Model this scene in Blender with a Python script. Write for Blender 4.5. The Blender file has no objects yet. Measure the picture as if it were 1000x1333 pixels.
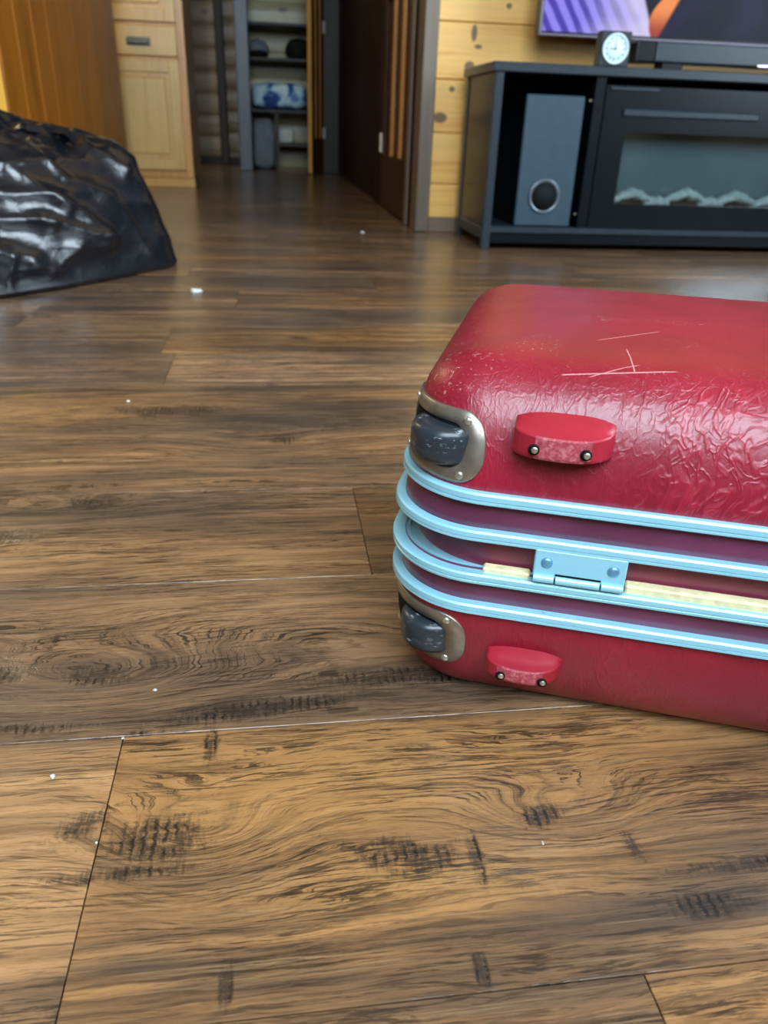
import bpy, bmesh, math, random
from mathutils import Vector, Matrix, noise as mnoise

random.seed(7)
C = bpy.context.scene.collection
SC = bpy.context.scene
PI = math.pi

# ------------------------------------------------------------------ camera
cam_data = bpy.data.cameras.new('camera')
cam = bpy.data.objects.new('camera', cam_data)
C.objects.link(cam)
cam_data.sensor_fit = 'VERTICAL'
cam_data.sensor_height = 36.0
cam_data.lens = 998.7157 / 1333.0 * 36.0
_r = Vector((0.99081305, -0.13109802, 0.03320862))
_u = Vector((0.02957898, 0.44968279, 0.89269842))
_f = Vector((0.13196434, 0.88351497, -0.44942933))
M = Matrix.Identity(4)
for i in range(3):
    M[i][0], M[i][1], M[i][2] = _r[i], _u[i], -_f[i]
M.translation = Vector((0, 0, 0.40))
cam.matrix_world = M
cam_data.clip_start = 0.01
cam_data.dof.use_dof = True
cam_data.dof.focus_distance = 0.56
cam_data.dof.aperture_fstop = 9.0
SC.camera = cam

# ------------------------------------------------------------------ world, lights, exposure
world = bpy.data.worlds.new('overcast_sky')
SC.world = world
world.use_nodes = True
bg = world.node_tree.nodes['Background']
bg.inputs[0].default_value = (0.72, 0.87, 1.0, 1)
bg.inputs[1].default_value = 11.0


def area(name, loc, rot, sx, sy, power, col, portal=False):
    l = bpy.data.lights.new(name, 'AREA')
    l.shape = 'RECTANGLE'
    l.size, l.size_y = sx, sy
    l.energy = power
    l.color = col
    if portal:
        l.cycles.is_portal = True
    o = bpy.data.objects.new(name, l)
    o.location, o.rotation_euler = loc, rot
    C.objects.link(o)
    return o


# window openings in the wall behind the photographer and in the side walls
area('window_portal_back', (0.10, -1.02, 2.40), (PI / 2, 0, 0), 2.2, 2.6, 1, (1, 1, 1), True)
area('window_portal_right', (3.42, 0.5, 1.80), (PI / 2, 0, PI / 2), 2.0, 2.2, 1, (1, 1, 1), True)

lamp = bpy.data.lights.new('kitchen_ceiling_lamp', 'POINT')
lamp.energy, lamp.color, lamp.shadow_soft_size = 75, (1.0, 0.80, 0.52), 0.22
lo = bpy.data.objects.new('kitchen_ceiling_lamp', lamp)
lo.location = (-2.7, 4.3, 2.7)
C.objects.link(lo)

SC.view_settings.view_transform = 'Standard'
SC.view_settings.look = 'None'
SC.view_settings.exposure = 0.56
SC.view_settings.gamma = 1.0
SC.view_settings.use_curve_mapping = False
SC.cycles.use_denoising = True
SC.cycles.denoising_prefilter = 'ACCURATE'
SC.cycles.max_bounces = 8
SC.cycles.caustics_reflective = False
SC.cycles.diffuse_bounces = 5
SC.cycles.sample_clamp_indirect = 6.0


# ------------------------------------------------------------------ node helpers
class NT:
    def __init__(self, name):
        self.mat = bpy.data.materials.new(name)
        self.mat.use_nodes = True
        self.t = self.mat.node_tree
        self.bsdf = self.t.nodes['Principled BSDF']
        self.out = self.t.nodes['Material Output']

    def node(self, typ, ins=(), **props):
        n = self.t.nodes.new(typ)
        for k, v in props.items():
            setattr(n, k, v)
        for k, v in dict(ins).items():
            self.set(n.inputs[k], v)
        return n

    def set(self, sock, v):
        if isinstance(v, bpy.types.NodeSocket):
            self.t.links.new(v, sock)
        else:
            sock.default_value = v

    def m(self, op, a, b=0.0, c=None, clamp=False):
        n = self.t.nodes.new('ShaderNodeMath')
        n.operation, n.use_clamp = op, clamp
        self.set(n.inputs[0], a)
        self.set(n.inputs[1], b)
        if c is not None:
            self.set(n.inputs[2], c)
        return n.outputs[0]

    def vm(self, op, a, b=(0, 0, 0)):
        n = self.t.nodes.new('ShaderNodeVectorMath')
        n.operation = op
        self.set(n.inputs[0], a)
        self.set(n.inputs[1], b)
        return n.outputs[1] if op in ('LENGTH', 'DISTANCE', 'DOT_PRODUCT') else n.outputs[0]

    def mapping(self, v, loc=(0, 0, 0), rot=(0, 0, 0), scale=(1, 1, 1)):
        return self.node('ShaderNodeMapping', {0: v, 1: loc, 2: rot, 3: scale}).outputs[0]

    def noise(self, v, scale=5, detail=3, rough=0.5, dist=0.0):
        return self.node('ShaderNodeTexNoise', {'Vector': v, 'Scale': scale, 'Detail': detail,
                                                'Roughness': rough, 'Distortion': dist}).outputs[0]

    def ramp(self, f, stops, interp='LINEAR'):
        n = self.t.nodes.new('ShaderNodeValToRGB')
        cr = n.color_ramp
        cr.interpolation = interp
        while len(cr.elements) < len(stops):
            cr.elements.new(0.5)
        for e, (p, c) in zip(cr.elements, stops):
            e.position = p
            e.color = (c, c, c, 1) if isinstance(c, (int, float)) else (*c, 1)
        self.set(n.inputs[0], f)
        return n.outputs[0]

    def mix(self, f, a, b, blend='MIX'):
        n = self.t.nodes.new('ShaderNodeMix')
        n.data_type, n.blend_type = 'RGBA', blend
        self.set(n.inputs[0], f)
        for s, v in ((n.inputs[6], a), (n.inputs[7], b)):
            if isinstance(v, tuple) and len(v) == 3:
                v = (*v, 1)
            self.set(s, v)
        return n.outputs[2]

    def step(self, x, a, b):
        n = self.t.nodes.new('ShaderNodeMapRange')
        n.interpolation_type = 'SMOOTHSTEP'
        self.set(n.inputs[0], x)
        n.inputs[1].default_value, n.inputs[2].default_value = a, b
        return n.outputs[0]

    def bump(self, h, strength=0.3, dist=0.01, normal=None):
        n = self.node('ShaderNodeBump', {'Height': h, 'Strength': strength, 'Distance': dist})
        if normal is not None:
            self.set(n.inputs['Normal'], normal)
        return n.outputs[0]

    def coord(self, which='Object'):
        return self.t.nodes.new('ShaderNodeTexCoord').outputs[which]

    def pos(self):
        return self.t.nodes.new('ShaderNodeNewGeometry').outputs['Position']

    def rnd(self):
        return self.t.nodes.new('ShaderNodeObjectInfo').outputs['Random']

    def xyz(self, v):
        n = self.node('ShaderNodeSeparateXYZ', {0: v})
        return n.outputs[0], n.outputs[1], n.outputs[2]

    def vec(self, x=0.0, y=0.0, z=0.0):
        return self.node('ShaderNodeCombineXYZ', {0: x, 1: y, 2: z}).outputs[0]

    def P(self, **kw):
        names = {'col': 'Base Color', 'rough': 'Roughness', 'metal': 'Metallic', 'normal': 'Normal',
                 'spec': 'Specular IOR Level', 'coat': 'Coat Weight', 'coat_rough': 'Coat Roughness',
                 'emit': 'Emission Color', 'emit_s': 'Emission Strength', 'trans': 'Transmission Weight',
                 'sheen': 'Sheen Weight', 'aniso': 'Anisotropic', 'ior': 'IOR'}
        for k, v in kw.items():
            if isinstance(v, tuple) and len(v) == 3:
                v = (*v, 1)
            self.set(self.bsdf.inputs[names[k]], v)
        return self.mat


def simple(name, col, rough=0.5, metal=0.0, spec=0.5, var=0.12, scale=40, bump=0.0):
    t = NT(name)
    n = t.noise(t.coord(), scale, 4, 0.6)
    c = t.mix(t.ramp(n, [(0.3, 0.0), (0.7, 1.0)]), tuple(x * (1 - var) for x in col),
              tuple(min(1, x * (1 + var)) for x in col))
    t.P(col=c, rough=rough, metal=metal, spec=spec)
    if bump:
        t.P(normal=t.bump(n, bump, 0.002))
    return t.mat


def srgb(r, g, b):
    f = lambda c: (c / 255 / 12.92) if c <= 10 else ((c / 255 + 0.055) / 1.055) ** 2.4
    return (f(r), f(g), f(b))


# ------------------------------------------------------------------ floor wood
def gauss(t, x, y, cx, cy, a, b, ang=0.0):
    """smooth 0..1 spot at a fixed place on the boards"""
    dx, dy = t.m('SUBTRACT', x, cx), t.m('SUBTRACT', y, cy)
    if ang:
        ca, sa = math.cos(ang), math.sin(ang)
        dx, dy = (t.m('ADD', t.m('MULTIPLY', dx, ca), t.m('MULTIPLY', dy, sa)),
                  t.m('SUBTRACT', t.m('MULTIPLY', dy, ca), t.m('MULTIPLY', dx, sa)))
    q = t.m('ADD', t.m('POWER', t.m('ABSOLUTE', t.m('DIVIDE', dx, a)), 2.0),
            t.m('POWER', t.m('ABSOLUTE', t.m('DIVIDE', dy, b)), 2.0))
    return t.m('POWER', 2.718, t.m('MULTIPLY', q, -1.0))


def floor_material():
    t = NT('hand_scraped_laminate')
    p = t.pos()
    r = t.rnd()
    off = t.vec(t.m('MULTIPLY', r, 31.7), t.m('MULTIPLY', r, 17.3), t.m('MULTIPLY', r, 5.1))
    x, y, z = t.xyz(p)
    q = t.vm('ADD', p, off)
    qx, qy, qz = t.xyz(q)
    # contour field: lines run along the board and bend round the knots
    lo = t.noise(t.mapping(q, scale=(1.5, 8, 1)), 1.0, 2, 0.5)
    mid = t.noise(t.mapping(q, scale=(9, 40, 1)), 1.0, 3, 0.6)
    fld = t.m('ADD', t.m('MULTIPLY', qy, 26.0), t.m('MULTIPLY', lo, 2.2))
    fld = t.m('ADD', fld, t.m('MULTIPLY', mid, 0.45))
    knots = [(-0.06, 0.350, 0.055, 0.035, 1.5), (0.180, 0.345, 0.05, 0.03, 1.2), (-0.16, 0.515, 0.10, 0.045, 1.8),
             (-0.30, 0.82, 0.16, 0.05, 1.6), (-0.02, 1.02, 0.10, 0.05, 1.2), (0.02, 0.56, 0.16, 0.05, -1.3)]
    for cx, cy, a, b, amp in knots:
        fld = t.m('ADD', fld, t.m('MULTIPLY', gauss(t, x, y, cx, cy, a, b), amp))
    l1 = t.noise(t.vec(t.m('MULTIPLY', fld, 2.6), t.m('MULTIPLY', qx, 1.3), r), 1.0, 4, 0.65)
    l2 = t.noise(t.vec(t.m('MULTIPLY', fld, 8.5), t.m('MULTIPLY', qx, 7.0), r), 1.0, 5, 0.72)
    fib = t.noise(t.vec(t.m('MULTIPLY', qx, 26.0), t.m('MULTIPLY', fld, 21.0), r), 1.0, 4, 0.68)
    fib2 = t.noise(t.mapping(q, scale=(110, 900, 1)), 1.0, 2, 0.6)
    base = t.ramp(l1, [(0.30, srgb(98, 71, 46)), (0.45, srgb(132, 95, 57)), (0.56, srgb(162, 115, 66)),
                       (0.70, srgb(188, 138, 80))])
    # broad tone patches: some board stretches golden, some brown grey
    pat = t.noise(t.mapping(q, scale=(2.0, 6.5, 1)), 1.0, 3, 0.55)
    gold = gauss(t, x, y, 0.06, 0.385, 0.26, 0.050)
    for a in ((-0.26, 0.72, 0.22, 0.04), (-0.05, 0.68, 0.12, 0.05), (-0.17, 0.31, 0.05, 0.04), (-0.06, 0.60, 0.14, 0.04), (0.10, 0.30, 0.12, 0.02), (-0.45, 1.15, 0.25, 0.04)):
        gold = t.m('MAXIMUM', gold, gauss(t, x, y, *a))
    patk = t.m('SUBTRACT', t.step(pat, 0.38, 0.66), t.m('MULTIPLY', gold, 0.8), clamp=True)
    base = t.mix(t.m('MULTIPLY', patk, 0.70), base, srgb(88, 74, 62), 'MIX')
    big = t.noise(t.vec(t.m('MULTIPLY', qx, 1.9), t.m('ADD', t.m('MULTIPLY', qy, 11.0), t.m('MULTIPLY', fld, 0.12)), r), 1.0, 4, 0.6)
    grey = t.m('MULTIPLY', t.step(big, 0.50, 0.66), t.m('SUBTRACT', 1.0, t.m('MULTIPLY', gold, 0.9)))
    base = t.mix(t.m('MULTIPLY', grey, 0.72), base, srgb(62, 55, 50))
    base = t.mix(t.m('MULTIPLY', gold, 0.50), base, srgb(200, 144, 74))
    dk = t.step(l2, 0.50, 0.64)
    base = t.mix(t.m('MULTIPLY', dk, 0.58), base, srgb(64, 48, 36))
    fm = t.m('MULTIPLY', t.step(fib, 0.515, 0.585), t.step(t.noise(t.mapping(q, scale=(6, 34, 1)), 1.0, 3), 0.38, 0.60))
    base = t.mix(t.m('MULTIPLY', fm, 0.85), base, srgb(48, 38, 30))
    base = t.mix(t.m('MULTIPLY', t.step(fib2, 0.5, 0.75), 0.25), base, srgb(60, 44, 30))
    dash = t.noise(t.vec(t.m('MULTIPLY', qx, 17.0), t.m('ADD', t.m('MULTIPLY', qy, 300.0), t.m('MULTIPLY', fld, 3.0)), r), 1.0, 5, 0.75)
    dpat = t.step(t.noise(t.mapping(q, scale=(7, 24, 1)), 1.0, 3, 0.6), 0.40, 0.62)
    base = t.mix(t.m('MULTIPLY', t.m('MULTIPLY', t.step(dash, 0.52, 0.57), t.m('ADD', 0.25, t.m('MULTIPLY', dpat, 0.75))), 0.80), base, srgb(50, 40, 33))
    pale = t.noise(t.vec(t.m('MULTIPLY', qx, 9.0), t.m('MULTIPLY', qy, 520.0), r), 1.0, 3, 0.7)
    base = t.mix(t.m('MULTIPLY', t.step(pale, 0.56, 0.70), 0.22), base, srgb(196, 164, 116))
    # dark scraped blotches, some at the places seen, more at random
    blob = t.noise(t.mapping(q, scale=(5.5, 15, 1)), 1.0, 3, 0.6)
    spots = t.m('MULTIPLY', t.step(blob, 0.56, 0.74), 0.8)
    for cx, cy, a, b, ang in [(-0.083, 0.348, 0.034, 0.022, 0), (0.163, 0.342, 0.018, 0.012, 0.2),
                              (-0.055, 0.425, 0.007, 0.022, 0), (0.213, 0.312, 0.006, 0.014, 0.1),
                              (0.113, 0.315, 0.005, 0.025, 0), (0.098, 0.246, 0.005, 0.016, 0),
                              (-0.036, 0.252, 0.005, 0.016, 0), (-0.150, 0.512, 0.03, 0.014, 0),
                              (-0.222, 0.520, 0.02, 0.014, 0), (-0.215, 0.83, 0.034, 0.022, 0),
                              (-0.30, 0.755, 0.05, 0.022, 0), (-0.02, 0.462, 0.085, 0.012, 0.08),
                              (-0.22, 0.455, 0.08, 0.008, 0), (0.10, 0.49, 0.09, 0.014, 0),
                              (-0.10, 0.325, 0.05, 0.006, 0), (0.28, 0.292, 0.05, 0.006, 0),
                              (-0.13, 0.365, 0.02, 0.012, 0.5), (0.24, 0.268, 0.03, 0.010, 0),
                              (0.005, 1.02, 0.025, 0.02, 0), (-0.15, 1.15, 0.10, 0.03, 0.05)]:
        spots = t.m('MAXIMUM', spots, t.m('MULTIPLY', gauss(t, x, y, cx, cy, a * 1.25, b * 1.15, ang), 0.95))
    rag = t.noise(t.mapping(q, scale=(60, 230, 1)), 1.0, 5, 0.75)
    rag2 = t.noise(t.vec(t.m('MULTIPLY', qx, 330.0), t.m('MULTIPLY', qy, 70.0), r), 1.0, 3, 0.7)
    rg = t.m('ADD', t.m('MULTIPLY', rag, 0.62), t.m('MULTIPLY', rag2, 0.38))
    spotm = t.step(t.m('ADD', rg, t.m('MULTIPLY', spots, 0.34)), 0.64, 0.86)
    base = t.mix(t.m('MULTIPLY', spotm, 0.82), base, srgb(50, 42, 36))
    # saw chatter across the grain inside the blotches
    cw = t.m('SINE', t.m('ADD', t.m('MULTIPLY', qx, 980.0), t.m('MULTIPLY', rag, 9.0)))
    chat = t.m('MULTIPLY', t.step(cw, 0.1, 0.7), t.m('MULTIPLY', t.step(spots, 0.45, 0.8),
                                                     t.step(t.noise(t.mapping(q, scale=(30, 60, 1)), 1.0, 2), 0.42, 0.58)))
    base = t.mix(t.m('MULTIPLY', chat, 0.8), base, srgb(30, 25, 22))
    # every board has its own tone
    hv = t.node('ShaderNodeHueSaturation', {'Saturation': t.m('ADD', 0.84, t.m('MULTIPLY', t.m('FRACT', t.m('MULTIPLY', r, 7.3)), 0.16)),
                                            'Value': t.m('ADD', 0.86, t.m('MULTIPLY', t.m('FRACT', t.m('MULTIPLY', r, 13.7)), 0.18)),
                                            'Color': base}).outputs[0]
    hgt = t.m('SUBTRACT', t.m('MULTIPLY', fib, 0.35), t.m('ADD', t.m('MULTIPLY', dk, 0.5),
              t.m('ADD', t.m('MULTIPLY', spotm, 0.9), t.m('MULTIPLY', chat, 1.4))))
    undul = t.noise(t.mapping(q, scale=(6, 22, 1)), 1.0, 2, 0.5)
    nrm = t.bump(undul, 0.08, 0.004, t.bump(hgt, 0.22, 0.0010))
    rough = t.m('ADD', 0.15, t.m('MULTIPLY', rag, 0.16))
    return t.P(col=hv, rough=rough, normal=nrm, spec=0.6)


# ------------------------------------------------------------------ other woods
def pine_material(name, light, mid, knot, axis='x', rough=0.38, knots=(), kplane='xz', knot_density=1.0):
    t = NT(name)
    p = t.pos()
    r = t.rnd()
    off = t.vec(t.m('MULTIPLY', r, 13.7), t.m('MULTIPLY', r, 7.9), t.m('MULTIPLY', r, 23.1))
    q = t.vm('ADD', p, off)
    s = {'x': (0.9, 9, 14), 'z': (9, 9, 0.9), 'y': (9, 0.9, 14)}[axis]
    a = t.noise(t.mapping(q, scale=s), 1.6, 4, 0.55, 0.6)
    b = t.noise(t.mapping(q, scale=tuple(v * 6 for v in s)), 1.0, 3, 0.6)
    c = t.ramp(a, [(0.28, mid), (0.5, light), (0.72, tuple(v * 0.86 for v in light))])
    c = t.mix(t.m('MULTIPLY', t.step(b, 0.5, 0.75), 0.22), c, mid)
    ks = {'x': (0.62, 1, 1), 'z': (1, 1, 0.62), 'y': (1, 0.62, 1)}[axis]
    vo = t.node('ShaderNodeTexVoronoi', {'Vector': t.mapping(q, scale=ks), 'Scale': 3.2 * knot_density})
    km = t.m('SUBTRACT', 1.0, t.step(vo.outputs['Distance'], 0.05, 0.11))
    if knots:
        x, y, z = t.xyz(p)
        for k0, k1, ka, kb in knots:
            km = t.m('MAXIMUM', km, t.step(gauss(t, x if kplane == 'xz' else y, z, k0, k1, ka, kb), 0.25, 0.55))
    c = t.mix(t.m('MULTIPLY', km, 0.85), c, knot)
    c = t.mix(1.0, c, t.ramp(r, [(0.0, (0.86, 0.84, 0.80)), (1.0, (1, 1, 1))]), 'MULTIPLY')
    return t.P(col=c, rough=rough, normal=t.bump(b, 0.08, 0.001), coat=0.25, coat_rough=0.25)


def dark_wood(name, c0, c1, axis='z', rough=0.4, spec=0.5):
    t = NT(name)
    s = {'z': (16, 16, 1.2), 'x': (1.2, 16, 16), 'y': (16, 1.2, 16)}[axis]
    a = t.noise(t.mapping(t.pos(), scale=s), 2.0, 4, 0.6, 0.4)
    return t.P(col=t.ramp(a, [(0.3, c0), (0.7, c1)]), rough=rough, spec=spec, normal=t.bump(a, 0.06, 0.001))


MAT = {}
MAT['floor'] = floor_material()
MAT['pine'] = pine_material('varnished_pine', srgb(242, 190, 104), srgb(216, 150, 70), srgb(74, 40, 26), 'x',
                            knots=[(0.683, 0.437, 0.030, 0.020), (0.725, 0.54, 0.012, 0.010), (0.80, 0.735, 0.012, 0.03),
                                   (0.82, 0.69, 0.016, 0.008), (0.79, 0.62, 0.022, 0.02), (0.93, 0.83, 0.012, 0.01)])
MAT['log'] = pine_material('hall_log', srgb(148, 126, 96), srgb(112, 92, 68), srgb(60, 42, 30), 'x', rough=0.5)
MAT['closet_log'] = pine_material('closet_log', srgb(176, 164, 120), srgb(140, 126, 88), srgb(70, 56, 40), 'x', rough=0.5)
MAT['island'] = pine_material('shaded_pine_board', srgb(164, 98, 18), srgb(128, 72, 10), srgb(70, 34, 14), 'z', rough=0.4)  # counter pine with the shade of its side put into a darker colour
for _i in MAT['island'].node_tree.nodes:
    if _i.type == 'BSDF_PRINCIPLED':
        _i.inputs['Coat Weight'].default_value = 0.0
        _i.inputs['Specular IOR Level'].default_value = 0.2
MAT['island_front'] = pine_material('lit_pine_board', srgb(240, 178, 60), srgb(214, 140, 36), srgb(90, 48, 20), 'z', rough=0.4)  # same pine, window light on the front painted in as brighter colour
MAT['maple'] = pine_material('cabinet_maple', srgb(228, 186, 112), srgb(210, 162, 90), srgb(180, 130, 70), 'z', rough=0.35)
MAT['maple_edge'] = pine_material('cabinet_frame_pine', srgb(220, 162, 82), srgb(196, 138, 62), srgb(150, 100, 50), 'z', rough=0.35)
MAT['door_dark'] = dark_wood('dark_red_brown_door', srgb(52, 28, 12), srgb(74, 40, 17), 'z', 0.45, 0.25)
MAT['wall_dark'] = dark_wood('dark_brown_panelling', srgb(30, 16, 9), srgb(46, 25, 13), 'z', 0.55, 0.12)
MAT['trim'] = dark_wood('taupe_stained_trim', srgb(98, 86, 72), srgb(118, 104, 88))
MAT['trim_dark'] = dark_wood('dark_stained_trim', srgb(44, 37, 31), srgb(58, 48, 40), 'z', 0.5, 0.25)
MAT['trim_blue'] = dark_wood('slate_painted_casing', srgb(56, 62, 74), srgb(72, 78, 92))
MAT['baseboard'] = dark_wood('grey_brown_baseboard', srgb(104, 88, 72), srgb(124, 104, 86), 'x')
MAT['lit_gold_mould'] = dark_wood('lit_golden_moulding', srgb(158, 104, 42), srgb(186, 126, 56))  # golden varnish, brightened to paint in the window light on the edges
MAT['ceiling'] = pine_material('ceiling_pine', srgb(146, 130, 108), srgb(124, 108, 88), srgb(90, 74, 58), 'y')
MAT['side_wall'] = pine_material('side_wall_dark_pine', srgb(138, 120, 98), srgb(116, 98, 78), srgb(84, 66, 50), 'y')  # unseen walls, darkened like the ceiling to cut bounced light

MAT['black'] = simple('black_laminate', (0.0025, 0.005, 0.008), 0.3, 0, 0.2, 0.2)
MAT['black_inner'] = simple('matt_black_board', (0.004, 0.005, 0.006), 0.6, 0, 0.3, 0.2)
MAT['slate'] = simple('window_sheen_black', (0.018, 0.027, 0.036), 0.36, 0, 0.35, 0.15)  # black, with the window's slate-blue sheen put into its colour
MAT['sub_front'] = simple('window_sheen_speaker_front', (0.026, 0.054, 0.076), 0.42, 0, 0.4, 0.1)  # speaker front with the bluish window reflection painted into its colour
MAT['ring'] = simple('grey_port_ring', (0.12, 0.15, 0.18), 0.25, 0.4, 0.5, 0.1)
MAT['port'] = simple('black_port', (0.003, 0.004, 0.005), 0.7, 0, 0.2, 0.1)
MAT['fire_back'] = simple('window_reflection_firebox_back', (0.115, 0.150, 0.165), 0.55, 0, 0.4, 0.08, 8)  # greyed to paint in the window's reflection on the glass
MAT['ember'] = simple('pale_driftwood', (0.50, 0.55, 0.54), 0.7, 0, 0.3, 0.3, 60, 0.4)
MAT['silver'] = simple('silver_trim', (0.55, 0.52, 0.56), 0.3, 0.8, 0.5, 0.05)
MAT['bezel'] = simple('grey_lilac_bezel', (0.16, 0.14, 0.18), 0.4, 0.3, 0.4, 0.05)
MAT['brass'] = simple('pale_brass', (0.62, 0.55, 0.36), 0.35, 0.7, 0.5, 0.1)
MAT['hinge_white'] = simple('bright_hinge', (0.66, 0.62, 0.48), 0.35, 0.3, 0.5, 0.1)
MAT['pewter'] = simple('dark_pewter', (0.10, 0.10, 0.08), 0.3, 0.8, 0.5, 0.3)
MAT['paper'] = simple('white_scrap', (0.62, 0.62, 0.58), 0.6, 0, 0.4, 0.1)
MAT['shelf'] = simple('dark_shelf_board', (0.020, 0.020, 0.018), 0.55, 0, 0.4, 0.2)
MAT['fabric_black'] = simple('black_cloth', (0.006, 0.006, 0.007), 0.85, 0, 0.2, 0.3, 90, 0.4)
MAT['fabric_grey'] = simple('grey_cloth', (0.18, 0.20, 0.22), 0.85, 0, 0.2, 0.3, 60, 0.4)
MAT['white_box'] = simple('white_card', (0.42, 0.44, 0.42), 0.6, 0, 0.3, 0.15)


def glass_material():
    t = NT('dark_glass_pane')
    t.t.nodes.remove(t.bsdf)
    a = t.node('ShaderNodeBsdfTransparent', {0: (0.86, 0.93, 0.94, 1)})
    b = t.node('ShaderNodeBsdfGlossy', {0: (1, 1, 1, 1), 'Roughness': 0.06})
    f = t.node('ShaderNodeFresnel', {0: 1.5})
    mx = t.node('ShaderNodeMixShader', {0: t.m('MULTIPLY', f.outputs[0], 1.3), 1: a.outputs[0], 2: b.outputs[0]})
    t.t.links.new(mx.outputs[0], t.out.inputs[0])
    return t.mat


MAT['glass'] = glass_material()


def screen_material():
    """flat picture: purple knitted sleeve, pale cloth, an orange lit shape on a dark ground"""
    t = NT('lit_television_picture')
    x, y, z = t.xyz(t.pos())
    n = t.noise(t.pos(), 6, 2)
    sk = t.m('ADD', t.m('MULTIPLY', x, 105.0), t.m('MULTIPLY', z, 78.0))
    w = t.m('SINE', t.m('ADD', sk, t.m('MULTIPLY', n, 5.0)))
    pur = t.mix(t.step(w, -0.7, 0.6), srgb(80, 66, 176), srgb(150, 138, 246))
    pale = t.step(t.m('SUBTRACT', t.m('ADD', t.m('MULTIPLY', t.m('SUBTRACT', x, 1.0), 0.55), t.m('MULTIPLY', n, 0.10)),
                      t.m('MULTIPLY', t.m('ABSOLUTE', t.m('SUBTRACT', z, 0.79)), -0.4)), 0.13, 0.30)
    c = t.mix(t.m('MULTIPLY', pale, 0.85), pur, srgb(226, 218, 250))
    # edge of the pale cloth, slanting down to the right
    e1 = t.m('SUBTRACT', x, t.m('ADD', 1.375, t.m('MULTIPLY', t.m('SUBTRACT', 0.85, z), 0.48)))
    c = t.mix(t.step(e1, -0.006, 0.008), c, srgb(30, 28, 40))
    lo = t.m('SUBTRACT', x, t.m('ADD', 1.408, t.m('MULTIPLY', t.m('POWER', t.m('ABSOLUTE', t.m('SUBTRACT', z, 0.775)), 2.0), 7.0)))
    hi = t.m('SUBTRACT', x, t.m('ADD', 1.472, t.m('MULTIPLY', t.m('SUBTRACT', z, 0.775), 0.5)))
    om = t.m('MULTIPLY', t.step(lo, -0.004, 0.006), t.m('SUBTRACT', 1.0, t.step(hi, -0.006, 0.012)))
    c = t.mix(om, c, t.mix(t.step(z, 0.74, 0.83), srgb(170, 70, 50), srgb(252, 150, 84)))
    dn = t.mix(t.step(n, 0.4, 0.7), srgb(18, 16, 34), srgb(34, 30, 62))
    c = t.mix(t.step(hi, 0.0, 0.014), c, dn)
    return t.P(col=(0.003, 0.003, 0.004), rough=0.35, spec=0.08, emit=c, emit_s=0.65)


MAT['screen'] = screen_material()


def bag_material():
    t = NT('black_polythene')
    p = t.coord()
    a = t.noise(t.mapping(p, scale=(1, 1.2, 2.2)), 16, 4, 0.6, 1.2)
    b = t.noise(p, 70, 3, 0.6, 0.5)
    n = t.bump(b, 0.06, 0.002, t.bump(a, 0.22, 0.010))
    return t.P(col=(0.005, 0.007, 0.011), rough=t.m('ADD', 0.18, t.m('MULTIPLY', a, 0.14)), normal=n, spec=0.75)


MAT['bag'] = bag_material()


# ---- suitcase materials
def seg(t, a, b, p0, p1, w):
    """thin scratch: 1 on the segment p0-p1 of the (a, b) plane"""
    L = math.hypot(p1[0] - p0[0], p1[1] - p0[1])
    ca, sa = (p1[0] - p0[0]) / L, (p1[1] - p0[1]) / L
    dx, dy = t.m('SUBTRACT', a, p0[0]), t.m('SUBTRACT', b, p0[1])
    al = t.m('ADD', t.m('MULTIPLY', dx, ca), t.m('MULTIPLY', dy, sa))
    ac = t.m('ABSOLUTE', t.m('SUBTRACT', t.m('MULTIPLY', dy, ca), t.m('MULTIPLY', dx, sa)))
    inl = t.m('MULTIPLY', t.step(al, 0.0, 0.004), t.m('SUBTRACT', 1.0, t.step(al, L - 0.004, L)))
    return t.m('MULTIPLY', inl, t.m('SUBTRACT', 1.0, t.step(ac, w * 0.4, w)))


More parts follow.
